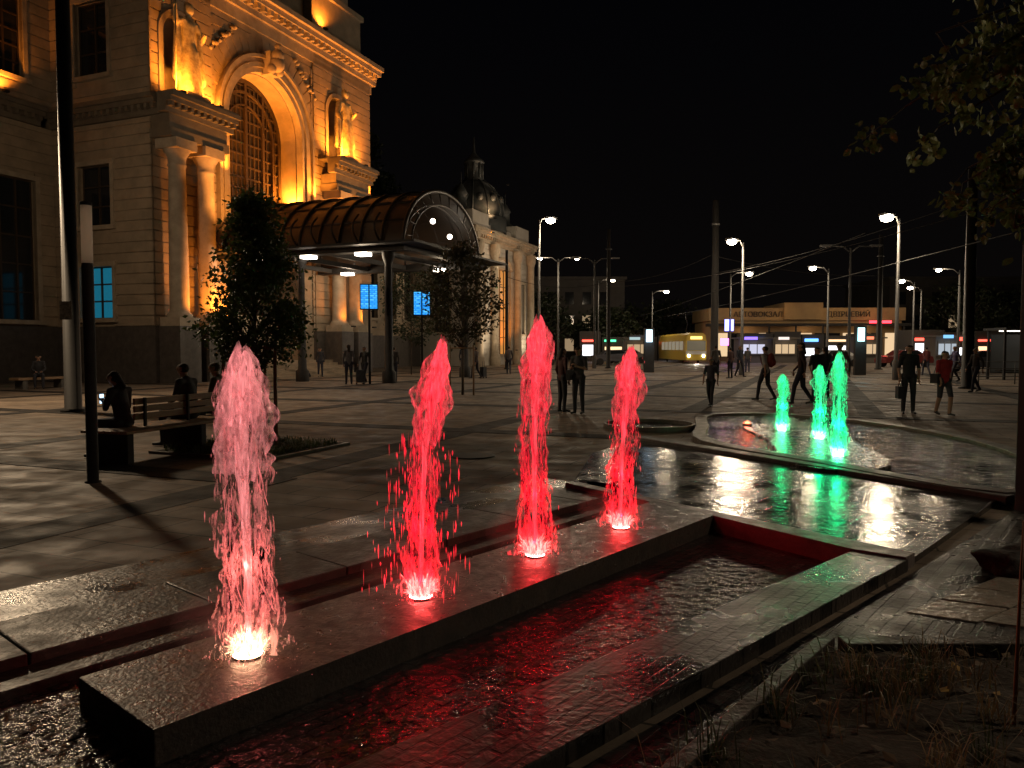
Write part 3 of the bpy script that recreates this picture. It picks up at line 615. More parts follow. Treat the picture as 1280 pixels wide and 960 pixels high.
def person(name,loc,head,h,pose,top,pants,shoes=(.03,.03,.03),hair=(.02,.015,.01),calf=None,sleeve=True,longhair=False,prop=None,fat=1):
    P=stdpose(); P.update(pose); V_=lambda k:Vector(P[k])
    sg=[]
    ad=lambda a,c,ra,rb,fl,lb: sg.append((Vector(a),Vector(c),ra,rb,fl,lb))
    pel,che,chu,nek,hed=[V_(k) for k in('pel','che','chu','nek','hed')]
    ad(pel,che,.135*fat,.145*fat,.72,'top'); ad(che,chu,.15*fat,.12,.68,'top'); ad(chu,nek,.07,.052,1,'top'); ad(nek,hed-Vector((0,.01,.06)),.05,.05,1,'skin')
    ad(V_('lhip'),V_('rhip'),.10*fat,.10*fat,.9,'pants'); ad(V_('lsh'),V_('rsh'),.062,.062,1,'top')
    up=(hed-nek).normalized(); fw=Vector((0,1,0))-up*up.y; fw.normalize()
    ad(hed+up*.015-fw*.012,hed+up*.02+fw*.015,.088,.084,.95,'head'); ad(hed-up*.03+fw*.02,hed-up*.085+fw*.055,.068,.035,.9,'head')
    ad(hed+fw*.095-up*.0,hed+fw*.108-up*.025,.010,.014,1,'skin')
    for s in(-1,1): ad(hed+Vector((s*.086,-.01,-.01)),hed+Vector((s*.09,-.015,.02)),.012,.016,1,'skin')
    for k in 'lr':
        s=-1 if k=='l' else 1
        ad(V_(k+'hip'),V_(k+'kn'),.092*fat,.066,1,'pants'); ad(V_(k+'kn'),V_(k+'an'),.064,.046,1,'calf')
        an=V_(k+'an'); tf=Vector(P.get(k+'toe',(s*.02,.17,-.055))); ad(an-Vector((0,.03,.045)),an+tf,.036,.030,1,'shoe'); ad(an,an-Vector((0,.02,.04)),.04,.036,1,'shoe')
        ad(V_(k+'sh'),V_(k+'el'),.056,.043,1,'top'); el=V_(k+'el');wr=V_(k+'wr'); ad(el,wr,.042,.028,1,'fore')
        hd=Vector(P[k+'hd']).normalized(); ad(wr,wr+hd*.075,.026,.034,.6,'skin')
    if longhair: ad(hed+up*.03-fw*.05,nek-fw*.08-up*.05,.075,.05,.7,'hair')
    V,Fc=blobmesh(sg,.017)
    b=B(); b.v=[tuple(v) for v in V]
    order={'skin':0,'top':1,'pants':2,'shoe':3,'hair':4,'calf':2 if calf is None else 0,'fore':1 if sleeve else 0}
    for f in Fc:
        c=(V[f[0]]+V[f[2]])*.5; best=min(sg,key=lambda s:segdist(c,s)); lb=best[5]
        if lb=='head':
            r=c-hed; lb='hair' if (r.dot(up)>.055 or r.dot(fw)<-.0 and r.dot(up)>-.06) else 'skin'
        b.f.append(f); b.m.append(order[lb]); b.sm.append(True)
    for s in(-1,1):
        b.ell(hed+fw*.082+Vector((s*.032,0,0))+up*.008,.011,5,8,6); b.tube([hed+fw*.092+Vector((s*.048,0,0))+up*.028,hed+fw*.097+Vector((s*.02,0,0))+up*.031],.004,5,4)
    b.tube([hed+fw*.094+Vector((-.024,0,0))-up*.05,hed+fw*.100-up*.052,hed+fw*.094+Vector((.024,0,0))-up*.05],.0045,6,6)
    for k in 'lr':
        s=-1 if k=='l' else 1
        hd=Vector(P[k+'hd']).normalized(); wr=V_(k+'wr'); side=Vector((0,1,0)) if abs(hd.y)<.8 else Vector((-s,0,0)); side=(side-hd*side.dot(hd)).normalized(); curl=hd.cross(side)*(s)
        for i,ln in enumerate((.065,.075,.07,.055)):
            o=wr+hd*.09+side*(.024-.016*i); b.tube([o-hd*.02,o+hd*ln*.45+curl*.006,o+hd*ln*.8+curl*.024,o+hd*ln*.85+curl*.04],[.0085,.0082,.0075,.006],6,0)
        o=wr+hd*.03+side*.026; b.tube([o,o+side*.022+hd*.025+curl*.008,o+side*.026+hd*.055+curl*.016],[.011,.0095,.007],6,0)
    o=b.obj(name,[SKIN,cm(top),cm(pants),cm(shoes,.5),cm(hair),cm((.01,.01,.01)),cm((.3,.1,.09))],fix=False)
    if prop:
        for nm,fn,mt in prop:
            pb=B(); fn(pb,P); q=pb.obj(nm,mt); q.parent=o
    k=h/1.72; o.scale=(k,k,k); o.rotation_euler=(0,0,math.radians(head)); o.location=loc
    return o
M_bag=cm((.03,.03,.035)); M_phone=emis('phone_screen',(.5,.75,1),2.5)
def bag_r(b,P):
    w_=Vector(P['rwr']); b.box(Fr((w_.x,w_.y),(1,0),(0,1)),-.06,.06,-.16,.16,w_.z-.50,w_.z-.2); b.tube([w_+Vector((0,-.1,-.2)),w_+Vector((0,-.02,-.1)),w_+Vector((0,.04,-.1)),w_+Vector((0,.12,-.2))],.008,6)
def backpack(b,P):
    c=Vector(P['che']); b.ell(c+Vector((0,-.19,0)),(.15,.10,.23)); b.ell(c+Vector((0,-.27,-.06)),(.11,.06,.12))
    for s in(-1,1): b.tube([c+Vector((s*.1,-.14,.14)),c+Vector((s*.12,0,.2)),c+Vector((s*.12,.12,.08)),c+Vector((s*.12,.05,-.15))],.016,6)
def shoulder_bag(b,P):
    c=Vector(P['pel']); b.box(Fr((c.x+.24,c.y),(1,0),(0,1)),-.05,.05,-.15,.15,c.z-.1,c.z+.15); b.tube([c+Vector((.22,-.1,.15)),Vector(P['rsh'])+Vector((0,-.02,.05)),c+Vector((.22,.1,.15))],.008,6)
def phone(b,P):
    w_=(Vector(P['lwr'])+Vector(P['rwr']))/2+Vector((0,.09,.03)); b.box(Fr((w_.x,w_.y),(1,0),(0,1)),-.035,.035,-.006,.0,w_.z-.05,w_.z+.09)
def suitcase(b,P):
    b.box(G,.28,.62,-.3,-.08,.08,.62); b.tube([(.36,-.2,.6),(.36,-.2,.92),(.54,-.2,.92),(.54,-.2,.6)],.01,6)
    for x in(.3,.6):
        b.ell((x,-.1,.04),(.02,.04,.04)); b.ell((x,-.28,.04),(.02,.04,.04))
ph={'lel':(-.21,.02,1.14),'lwr':(-.07,.24,1.2),'rel':(.21,.02,1.14),'rwr':(.07,.24,1.2),'lhd':(.3,.7,.5),'rhd':(-.3,.7,.5),'hed':(0,.05,1.585)}
sit={'pel':(0,0,.56),'che':(0,.05,.87),'chu':(0,.07,1.0),'nek':(0,.09,1.08),'hed':(0,.13,1.21),
 'lhip':(-.09,.02,.54),'rhip':(.09,.02,.54),'lkn':(-.13,.43,.53),'rkn':(.13,.43,.53),'lan':(-.13,.42,.09),'ran':(.13,.42,.09),
 'lsh':(-.165,.07,1.02),'rsh':(.165,.07,1.02),'lel':(-.22,.12,.76),'rel':(.22,.12,.76),'lwr':(-.1,.34,.66),'rwr':(.1,.34,.66),'lhd':(.2,.9,-.2),'rhd':(-.2,.9,-.2)}
sitp=dict(sit); sitp.update({'lwr':(-.05,.32,.84),'rwr':(.05,.32,.84),'lhd':(.2,.8,.5),'rhd':(-.2,.8,.5),'hed':(0,.17,1.2),'che':(0,.07,.87)})
def walk(a=.22,b_=.12):
    return {'lkn':(-.09,.16,.52),'lan':(-.09,a,.09),'rkn':(.09,-.03,.50),'ran':(.09,-a-.05,.13),'rtoe':(.01,.15,-.09),'lel':(-.23,-.12,1.14),'lwr':(-.21,-b_,.9),'rel':(.23,.05,1.14),'rwr':(.2,b_+.12,.93)}
# bench
FB=Fr((-5.6,10.4),(.29,.957),(.957,-.29))
bn=empty('park_bench',FB.P(1.5,0,0))
b=B()
for k in range(6):
    w0=-.40+.135*k; b.box(FB,-.02,3.15,w0,w0+.115,.42,.46)
b.obj('seat_slats',M_wood,bn,bevel=.006)
b=B()
for k in range(3): b.box(FB,.55,3.1,-.04+.0,.0,.56+.11*k,.65+.11*k)
b.obj('backrest_slats',M_wood,bn,bevel=.006)
b=B()
for u in (.02,1.5,2.95): b.box(FB,u,u+.12,-.36,.36,0,.42)
for u in (.7,1.6,2.9): b.box(FB,u,u+.05,.001,.035,.46,.88)
b.obj('legs',M_black,bn,bevel=.01)
def facing(v): return math.degrees(math.atan2(-v[0],v[1]))
fb=facing((-FB.n.x,-FB.n.y))
q=FB.P(.55,-.2); person('seated_woman',(q.x,q.y,0),fb,1.66,sitp,(.035,.03,.035),(.05,.05,.07),longhair=True,prop=[('phone',phone,M_phone)])
q=FB.P(1.95,-.2); person('seated_man',(q.x,q.y,0),fb,1.78,sit,(.04,.04,.045),(.04,.04,.05),fat=1.1)
q=FB.P(2.75,-.2); person('seated_man',(q.x,q.y,0),fb+12,1.78,sit,(.12,.10,.08),(.06,.05,.05),fat=1.05,hair=(.08,.06,.04))
F2=Fr((-18.9,29.4),(s22,c22),(c22,-s22)); b2=empty('stone_bench',F2.P(.8,0)); b=B(); b.box(F2,-.4,1.8,-.3,.25,.36,.45); b.obj('seat',M_wood,b2,bevel=.01); b=B(); b.box(F2,-.2,.0,-.25,.2,0,.36); b.box(F2,1.4,1.6,-.25,.2,0,.36); b.obj('legs',M_kerb,b2)
q=F2.P(.6,.0); person('seated_man',(q.x,q.y,0),facing((.5,-.8)),1.75,sit,(.03,.03,.035),(.03,.03,.04))
person('standing_woman',(1.62,18.4,0),150,1.66,ph,(.05,.045,.05),(.03,.03,.04),longhair=True,sleeve=False,prop=[('phone',phone,M_black),('shoulder_bag',shoulder_bag,M_bag)])
person('standing_woman',(1.25,18.9,0),-60,1.62,{},(.10,.04,.04),(.05,.05,.06),longhair=True)
person('standing_man',(9.62,18.4,0),165,1.70,{},(.02,.02,.022),(.03,.03,.035),sleeve=False,prop=[('handbag',bag_r,M_bag)])
person('walking_woman',(10.25,18.0,0),185,1.55,walk(.12,.05),(.45,.03,.035),(.05,.05,.06),calf=1,sleeve=False,longhair=True,prop=[('shoulder_bag',shoulder_bag,M_bag)])
person('walking_child',(5.45,20.8,0),150,1.32,walk(),(.05,.05,.07),(.03,.03,.04),sleeve=False,hair=(.05,.03,.02))
person('walking_man',(7.75,23.2,0),40,1.68,walk(),(.5,.48,.46),(.03,.03,.04),sleeve=False,prop=[('backpack',backpack,cm((.25,.04,.03)))])
for i,(x,y,hd,c) in enumerate(((8.2,21.5,60,(.06,.03,.03)),(8.9,22.2,200,(.03,.03,.04)),(9.5,22.0,120,(.09,.07,.06)),(9.9,24,10,(.04,.04,.05)),(16.8,27.5,100,(.04,.03,.03)),(11.5,40,30,(.1,.05,.05)),(12.6,42,200,(.04,.05,.08)),(10.2,38,0,(.2,.2,.2)),(21,36,90,(.1,.09,.2)),(22.2,36.5,270,(.05,.05,.05)),(24,44,0,(.2,.05,.05)),(15.5,50,0,(.06,.06,.06)))):
    person('standing_pedestrian' if i%2 else 'walking_pedestrian',(x,y,0),hd,U(1.6,1.78),{} if i%2 else walk(),c,(.03,.03,.05),longhair=i%3==0,sleeve=i%2==0)
for i,(x,y,hd,c) in enumerate(((-7.2,33.5,20,(.12,.11,.12)),(-6.6,34,160,(.03,.03,.03)),(-10.6,42,200,(.04,.04,.05)),(-11.2,41,90,(.03,.03,.03)),(-5.6,36,10,(.05,.04,.04)),(-1.9,40,60,(.08,.05,.04)),(-2.8,44,0,(.05,.05,.06)),(-.2,46,0,(.12,.1,.1)))):
    person('walking_traveller' if i%2 else 'standing_traveller',(x,y,0),hd,U(1.62,1.78),walk() if i%2 else {},c,(.03,.03,.05),longhair=i%3==0,prop=[('suitcase',suitcase,cm((.05,.05,.06)))] if i in(0,5) else None)
def statue(name,base,fr,h,arm):
    sg=[]; ad=lambda a,c,ra,rb,fl: sg.append((Vector(a),Vector(c),ra,rb,fl,'x'))
    ad((0,0,.1),(0,0,.9),.27,.16,.85); ad((.1,.1,.1),(.05,.02,.8),.13,.1,1); ad((-.12,.08,.05),(-.06,.05,.85),.12,.1,1); ad((0,0,.9),(0,0,1.32),.15,.16,.75)
    ad((-.18,0,1.4),(.18,0,1.4),.075,.075,1); ad((0,0,1.4),(0,0,1.55),.06,.05,1); ad((0,.02,1.62),(0,.02,1.68),.095,.09,1); ad((0,-.03,1.7),(0,-.03,1.76),.06,.05,1)
    ad((-.2,0,1.4),(-.3,.05,1.15),.07,.055,1); ad((-.3,.05,1.15),(-.2,.22,1.2),.055,.04,1)
    if arm: ad((.2,0,1.4),(.36,.05,1.3),.07,.055,1); ad((.36,.05,1.3),(.42,.1,1.58),.05,.04,1)
    else: ad((.2,0,1.4),(.3,.0,1.12),.07,.055,1); ad((.3,0,1.12),(.34,.15,.9),.055,.04,1)
    ad((-.22,-.02,1.38),(-.3,-.05,.4),.07,.14,1); ad((.24,-.05,1.36),(.22,-.05,.35),.05,.12,1)
    for k in range(7):
        a=-1+.33*k; ad((math.sin(a)*.2,math.cos(a)*.18,.02),(math.sin(a)*.11,math.cos(a)*.1,.95),.05,.03,1)
    V,Fc=blobmesh(sg,.025,1); k=h/1.78; e=empty(name,base)
    R_=Matrix.Rotation(math.atan2(-fr.n.x,fr.n.y),3,'Z'); b=B()
    b.add([Vector(base)+R_@(v*k) for v in V],Fc,0,True)
    if arm: b.tube([Vector(base)+R_@(Vector((.45,.12,.0))*k),Vector(base)+R_@(Vector((.42,.12,1.95))*k)],.035,6)
    else: b.tube([Vector(base)+R_@(Vector((.38,.16,.0))*k),Vector(base)+R_@(Vector((.36,.16,1.1))*k)],.05,6)
    b.obj('figure',M_statue,e); b=B(); b.box(Fr((base[0],base[1]),(fr.u.x,fr.u.y),(fr.n.x,fr.n.y)),-.7,.7,-.6,.6,base[2]-.35,base[2]+.02); b.obj('pedestal',M_dark,e)
q=FA.P(-2.0,.6,13.25); statue('allegorical_statue',tuple(q),FA,4.3,True)
q=FA.P(10.5,.6,13.25); statue('allegorical_statue',tuple(q),FA,4.2,False)
# ------------------------------------------------------------------ canopy
cp=empty('entrance_canopy',FA.P(4.3,5,0)); cc=4.3; hw=4.0; rise=2.9; ez=6.3; L1=10.6
def arc(t,w,off=0): return FA.P(cc-(hw+off)*math.cos(t),w,ez+(rise+off)*math.sin(t))
b=B()
for k in range(10):
    w_=.4+(L1-.4)*k/9; b.tube([arc(math.pi*i/24,w_,.06) for i in range(25)],.11 if k in(0,9) else .085,6)
for i in range(0,25,3): b.tube([arc(math.pi*i/24,.4,.03),arc(math.pi*i/24,L1,.03)],.045,6)
for w_ in (L1,L1-.4):
    b.tube([FA.P(cc-(hw-.7)*math.cos(math.pi*i/24),w_,ez+(rise-.6)*math.sin(math.pi*i/24)) for i in range(25)],.05,6)
for i in range(1,24,2):
    t=math.pi*i/24; b.tube([arc(t,L1),FA.P(cc-(hw-.7)*math.cos(t+.06),L1,ez+(rise-.6)*math.sin(t+.06))],.035,5)
for k in range(1,9):
    w_=.4+(L1-.4)*k/9
    b.tube([FA.P(cc-hw-.15-.5*math.sin(s),w_,ez+.1+1.3*s/3.14) for s in [j*3.14/8 for j in range(9)]],.05,5)
b.obj('steel_ribs',mat('dark_bronze_ribs',(.03,.02,.012),rough=.5),cp)
b=B()
b.box(FA,cc-hw-.5,cc-hw+.15,.2,L1+.3,ez-.35,ez); b.box(FA,cc+hw-.15,cc+hw+.5,.2,L1+.3,ez-.35,ez); b.box(FA,cc-hw+.15,cc+hw-.15,L1-.2,L1+.3,ez-.3,ez-.02)
for k in range(4): b.box(FA,cc-hw+.15,cc+hw-.15,1+2.5*k,1.2+2.5*k,ez-.28,ez-.05)
b.box(FA,cc-hw-1.2,cc-hw-.5,.2,L1+1.2,ez-.12,ez-.02); b.box(FA,cc+hw+.5,cc+hw+1.2,.2,L1+1.2,ez-.12,ez-.02); b.box(FA,cc-hw-.5,cc+hw+.5,L1+.3,L1+1.2,ez-.12,ez-.02)
b.obj('edge_beams',M_black,cp)
b=B()
for (u,w_) in ((cc-hw,9.8),(cc+hw,9.8),(cc-hw,5),(cc+hw,5)):
    b.lathe(FA.P(u,w_,0),[(.32,0),(.32,.5),(.2,.6),(.16,5.4),(.28,5.7),(.3,5.94)],12)
b.obj('columns',M_black,cp)
n=24;vs=[];fs=[]
for i in range(n+1):
    for w_ in (.4,L1): vs.append(arc(math.pi*i/n,w_))
for i in range(n): fs.append((2*i,2*i+1,2*i+3,2*i+2))
mg,nt,p=nodes('canopy_glass'); p.inputs['Base Color'].default_value=(.05,.034,.022,1); p.inputs['Roughness'].default_value=.35
tr=nt.nodes.new('ShaderNodeBsdfTransparent'); tr.inputs[0].default_value=(.4,.28,.18,1); mx=nt.nodes.new('ShaderNodeMixShader'); mx.inputs[0].default_value=.88; nt.links.new(tr.outputs[0],mx.inputs[1]); nt.links.new(p.outputs[0],mx.inputs[2]); nt.links.new(mx.outputs[0],nt.nodes['Material Output'].inputs[0])
b=B(); b.add(vs,fs,0,True); b.obj('glass_vault',mg,cp,fix=False)
M_lampW=emis('canopy_lamp_white',(1,.86,.7),9)
b=B(); lp=[]
for w_ in (2.6,8.6):
    for u in (cc-hw-.2,cc+hw-.6): b.box(FA,u-.25,u+.25,w_-.3,w_+.3,ez-.5,ez-.36); lp.append((u,w_))
b.box(FA,cc-hw-.45,cc-hw+.05,5.3,5.9,ez-.5,ez-.36)
b.ell(FA.P(cc-1.2,L1,ez+1.4),.13); b.ell(FA.P(cc+.6,L1,ez+.9),.13)
b.obj('canopy_lamps',M_lampW,cp)
for (u,w_) in lp: light('POINT','canopy_lamp_light',FA.P(u,w_,ez-.75),120,WARM,cp,.2)
# ------------------------------------------------------------------ street lamps & poles
M_led=emis('lamp_diffuser_glare',(1,.86,.66),60)
def lamp(x,y,h,az,power,double=False,lit=True,sz=1,arm=1.3,down=0):
    e=empty('street_lamp',(x,y,0)); b=B(); b.lathe((x,y,0),[(.16,0),(.16,.9),(.10,1.0),(.06,h),(0,h)],12)
    dirs=[az] if not double else [az,az+180]
    heads=[]
    for a in dirs:
        d=Vector((math.sin(math.radians(a)),math.cos(math.radians(a)),0)); t=Vector((x,y,h))
        b.tube([t-Vector((0,0,.3)),t+d*arm*.4+Vector((0,0,.1)),t+d*arm+Vector((0,0,.12))],[.05,.045,.04],8); heads.append(t+d*(arm+.3)+Vector((0,0,.12)))
        s=Fr((x,y),(d.x,d.y),(-d.y,d.x)); b.box(s,arm-.05,arm+.65,-.16,.16,h+.09,h+.2)
    b.obj('pole_and_arm',M_pole,e)
    if lit:
        b=B()
        for q in heads: b.ell(q-Vector((0,0,.12)),(.28*sz,.28*sz,.17*sz),0,12,6)  # bowl enlarged, glare around the lamp head built into its shape
        b.obj('diffuser_and_glare',M_led,e)
        for q in heads:
            if down:
                d=Vector((math.sin(math.radians(az)),math.cos(math.radians(az)),0)); light('SPOT','lamp_light',q-Vector((0,0,.45)),down,(1,.74,.46),e,.45,rot=d*.55-Vector((0,0,1)),spot=125,blend=.5)
            light('POINT','lamp_light',q-Vector((0,0,.45)),power,(1,.72,.46) if down else WARM,e,.35 if down else .2)
lamp(13.6,45,7.8,250,900,arm=.5); lamp(19.2,38,8.0,250,850,sz=1.1,arm=.5); lamp(18.9,66,8,90,500); lamp(25.7,62,8,250,500)
lamp(39,74,8,250,500); lamp(44,82,8,250,400); lamp(16,87,8,90,400); lamp(21.7,49,8,90,0,double=True,lit=False)
lamp(1.6,45,9.1,75,700,arm=.4); lamp(4.0,66,9.3,90,400,double=True,sz=.7); lamp(9.5,84,9,90,300,sz=.8); lamp(6.5,60,8.5,90,0,double=True,lit=False); lamp(45,62,8.4,90,300,sz=.8,double=True); lamp(34,58,7.5,270,300,sz=.7)
lamp(-15.6,22.2,8.6,135,1000,arm=.4,down=2000); lamp(8.6,3.2,5.2,280,240,arm=.4)
def pole(name,x,y,h,r0,r1):
    e=empty(name,(x,y,0)); b=B(); b.lathe((x,y,0),[(r0*1.5,0),(r0*1.5,.06),(r0,.08),(r1,h),(0,h)],16); b.obj('mast',M_black,e)
    b=B(); b.lathe((x,y,0),[(r1+.05,h-1.6),(r1+.05,h-1.5),(r0,h-1.5)],12); b.tube([(x-.25,y,h-1.55),(x+.25,y,h-1.55)],.03,6); b.obj('clamp',M_pole,e)
    return e
pl=pole('catenary_pole',-11,19,12.5,.2,.15)
pole('catenary_pole',13.3,50,11.2,.26,.2); pole('catenary_pole',7.6,60,10.9,.18,.13); pole('catenary_pole',18.0,30,8.6,.22,.17); pole('catenary_pole',27.5,57,10,.2,.15)
pole('catenary_pole',-.4,58,9,.14,.1)
b=B()
def wire(p,q,sag,r=.016):
    p=Vector(p);q=Vector(q); b.tube([p.lerp(q,i/16)-Vector((0,0,sag*4*(i/16)*(1-i/16))) for i in range(17)],r,4,caps=False)
wire((7.6,60,6.8),(13.3,50,7.8),.5,.02); wire((13.3,50,7.6),(27.5,57,7),.4,.02); wire((13.3,50,6.5),(18,30,7.4),.3,.018); wire((-.4,58,7),(7.6,60,6.8),.6,.02)
wire((18,30,7.4),(40,28,7.6),.3,.014); wire((13.3,50,5.9),(40,52,6.2),.3,.02); wire((15.5,100,5.5),(12,26,5.5),.3,.02); wire((18.5,100,5.5),(17,26,5.5),.3,.02); wire((7.6,60,6.4),(18,30,6.9),.6,.018)
b.obj('overhead_wires',M_black)
e=empty('bollard_light',(-5.0,9.0,0)); b=B(); b.lathe((-5,9,0),[(.09,0),(.09,.015),(.065,.02),(.065,2.57),(.06,2.6)],20); b.lathe((-5,9,0),[(.066,3.27),(.066,3.31),(0,3.32)],20); b.obj('column',M_black,e)
b=B(); b.lathe((-5,9,0),[(.058,2.58),(.062,2.6),(.062,3.27)],20)
mf,nt,p=nodes('frosted_tube'); p.inputs['Base Color'].default_value=(.85,.78,.74,1); p.inputs['Roughness'].default_value=.4; t=nt.nodes.new('ShaderNodeBsdfTranslucent'); t.inputs[0].default_value=(.95,.88,.82,1); mx=nt.nodes.new('ShaderNodeMixShader'); mx.inputs[0].default_value=.7; nt.links.new(p.outputs[0],mx.inputs[1]); nt.links.new(t.outputs[0],mx.inputs[2]); nt.links.new(mx.outputs[0],nt.nodes['Material Output'].inputs[0])
b.obj('frosted_tube',mf,e)
b=B(); b.box(Fr((-11,19),(1,0),(0,-1)),-.15,.15,.215,.22,2.3,2.75); b.obj('poster',mat('paper',(.35,.34,.33),(.1,.1,.1),scale=14,rough=.6),pl)
def screenmat():
    m,nt,p=nodes('blue_display'); N=nt.nodes.new; L=nt.links.new
    tc=N('ShaderNodeTexCoord'); br=N('ShaderNodeTexBrick'); br.inputs['Scale'].default_value=1; br.inputs['Brick Width'].default_value=.23; br.inputs['Row Height'].default_value=.09; br.inputs['Mortar Size'].default_value=.025
    mp=N('ShaderNodeMapping'); mp.inputs['Rotation'].default_value=(math.radians(90),0,0); L(tc.outputs['Object'],mp.inputs[0]); L(mp.outputs[0],br.inputs['Vector'])
    br.inputs['Color1'].default_value=(.02,.35,.9,1); br.inputs['Color2'].default_value=(.15,.7,1,1); br.inputs['Mortar'].default_value=(.01,.2,.7,1)
    L(br.outputs['Color'],p.inputs['Emission Color']); p.inputs['Emission Strength'].default_value=1.3; p.inputs['Base Color'].default_value=(.02,.05,.1,1); return m
M_disp=screenmat()
def display(x,y,z,fr):
    e=empty('information_display',(x,y,0)); f=Fr((x,y),(fr[0],fr[1]),(fr[1],-fr[0]))
    b=B(); b.box(f,-.4,.4,-.06,.06,z,z+1.15); b.box(f,-.05,.05,-.04,.04,0,z); b.obj('casing',M_black,e)
    b=B(); b.box(f,-.36,-.03,.061,.07,z+.05,z+1.1); b.box(f,.03,.36,.061,.07,z+.05,z+1.1); b.obj('screen',M_disp,e)
display(-6.35,33.9,3.3,(1,.1)); display(-4.2,35.5,3.1,(1,.1))
def totem(x,y,c):
    e=empty('advertising_totem',(x,y,0)); f=Fr((x,y),(1,0),(0,-1)); b=B(); b.box(f,-.34,.34,-.12,.12,0,2.9); b.obj('casing',M_black,e,bevel=.02)
    b=B(); b.box(f,-.2,.2,.121,.13,2.0,2.8); b.obj('panel',emis('totem_panel',c,4),e); light('POINT','panel_glow',(x,y-.6,2.2),20,c,e,.3)
totem(9,50,(.55,.8,1)); totem(20.6,45,(.5,.95,1))
e=empty('information_pylon',(5.02,7.35,0)); f=Fr((5.02,7.35),(.93,.36),(.36,-.93)); b=B(); b.box(f,-.1,.5,-.05,.05,0,2.6); b.obj('panel',mat('pylon_paint',(.035,.03,.035),rough=.4),e,bevel=.01)
for i,t in enumerate(("Стоянка таксі","Автовокзал")):
    cu=bpy.data.curves.new('lettering','FONT'); cu.body=t; cu.size=.13; cu.extrude=.002; o=bpy.data.objects.new('lettering',cu); S.collection.objects.link(o); cu.materials.append(mat('letter_white%d'%i,(.5,.5,.5)))
    q=f.P(.03+.2*i,.056,.9); o.location=q; o.rotation_euler=Matrix((( 0,-f.u.x,f.n.x),(0,-f.u.y,f.n.y),(1,0,0))).to_euler() ; o.parent=e; o.matrix_parent_inverse=Matrix.Translation(-Vector(e.location))
# ------------------------------------------------------------------ trees
def leaves(b,pts,n,sz,spread,m=0):
    for _ in range(n):
        c=random.choice(pts); p=Vector(c)+Vector((random.gauss(0,spread),random.gauss(0,spread),random.gauss(0,spread*.8)))
        d=Vector((random.gauss(0,1),random.gauss(0,1),random.gauss(-.4,.7))).normalized(); u=d.cross(Vector((random.gauss(0,1),random.gauss(0,1),random.gauss(0,1)))).normalized(); s=sz*U(.6,1.3); k=d.cross(u)*s*.12
        b.add([p,p+d*s*.45+u*s*.32+k,p+d*s,p+d*s*.45-u*s*.32+k],[(0,1,2),(0,2,3)],m)
def tree(name,x,y,h,zc,rad,nl,ls,lm,shape='cone',stake=False,nc=70,tr=.04):
    e=empty(name,(x,y,0)); b=B(); b.tube([(x,y,0),(x+.02,y,h*.3),(x-.02,y+.02,h*.6),(x,y,h*.97)],[tr,tr*.8,tr*.5,tr*.12],8)
    pts=[]
    for i in range(nc):
        t=R()**.9; z=zc+(h-zc)*t
        prof={'cone':(1-t)**.7*min(1,.45+t*4),'round':math.sqrt(max(0,1-(2*t-1)**2)),'col':min(1,3*(1-t))*min(1,.5+2*t)}[shape]
        a=U(0,6.28); r=rad*prof*math.sqrt(U(.15,1)); c=Vector((x+r*math.cos(a),y+r*math.sin(a),z)); pts.append(c)
        z0=max(zc*.8,z-r*.8-.1); b.tube([(x,y,z0),Vector((x,y,z0)).lerp(c,.5)+Vector((0,0,.05)),c],[tr*.35,tr*.22,tr*.06],5)
    b.obj('trunk_and_limbs',M_bark,e); b=B(); leaves(b,pts,nl,ls,rad*.14); b.obj('foliage',lm,e,fix=False)
    if stake:
        b=B()
        for (dx,dy) in ((-.4,-.3),(.4,-.3),(0,.45)): b.tube([(x+dx,y+dy,0),(x+dx,y+dy,1.7)],.03,8)
        for (p_,q_) in (((-.4,-.3),(.4,-.3)),((.4,-.3),(0,.45)),((0,.45),(-.4,-.3))): b.tube([(x+p_[0],y+p_[1],1.6),(x+q_[0],y+q_[1],1.6)],.025,6)
        b.obj('stakes',M_wood,e)
tree('young_linden_tree',-4.05,12.0,3.9,1.45,.92,9000,.085,M_leafG,'cone',stake=True,nc=150)
tree('young_maple_tree',-1.7,26,5.0,1.9,1.35,3800,.13,M_leafR,'col',stake=True,nc=100)
tree('young_maple_tree',-6.1,46,7.5,2.0,1.6,2600,.2,M_leafD,'col',nc=60)
tree('poplar_tree',-14.5,78,23,4,3.2,5000,.5,M_leafD,'col',nc=120,tr=.25)
tree('poplar_tree',-5.5,70,8,1.5,2.6,3500,.35,M_leafD,'round',nc=90,tr=.15)
for i,(x,y,h,r) in enumerate(((12,95,6,4),(17,105,7,4.5),(23,112,8,5),(55,92,9,5),(64,90,10,6),(74,88,9,6),(50,60,6,3),(58,64,7,4),(3,92,8,4),(-2,100,9,5))):
    tree('street_tree',x,y,h,1.2,r,2600,.5,M_leafD,'round',nc=90,tr=.2)
e=empty('tree_planter',(-4.1,12,0))
PLf=Fr((-4.1,12.0),(s22,c22),(c22,-s22)); b=B(); b.box(PLf,-.95,.95,-1.05,1.05,-.02,.03); b.obj('soil_patch',M_soil,e)
b=B(); ring(b,[tuple(PLf.P(u,w_))[:2] for (u,w_) in ((-.95,-1.05),(-.95,1.05),(.95,1.05),(.95,-1.05))],.1,-.02,.04); b.obj('edging',M_kerb,e)
b=B()
for _ in range(3500):
    q=PLf.P(U(-.9,.9),U(-1,1),.02); blade(b,q,U(.05,.16),U(.3,1.2),.006,0)
b.obj('grass',leafmat('planter_grass',(.04,.06,.02),(.07,.09,.03)),e,fix=False)
T=Vector((5.4,5.9,0)); e=empty('overhanging_tree',T); b=B()
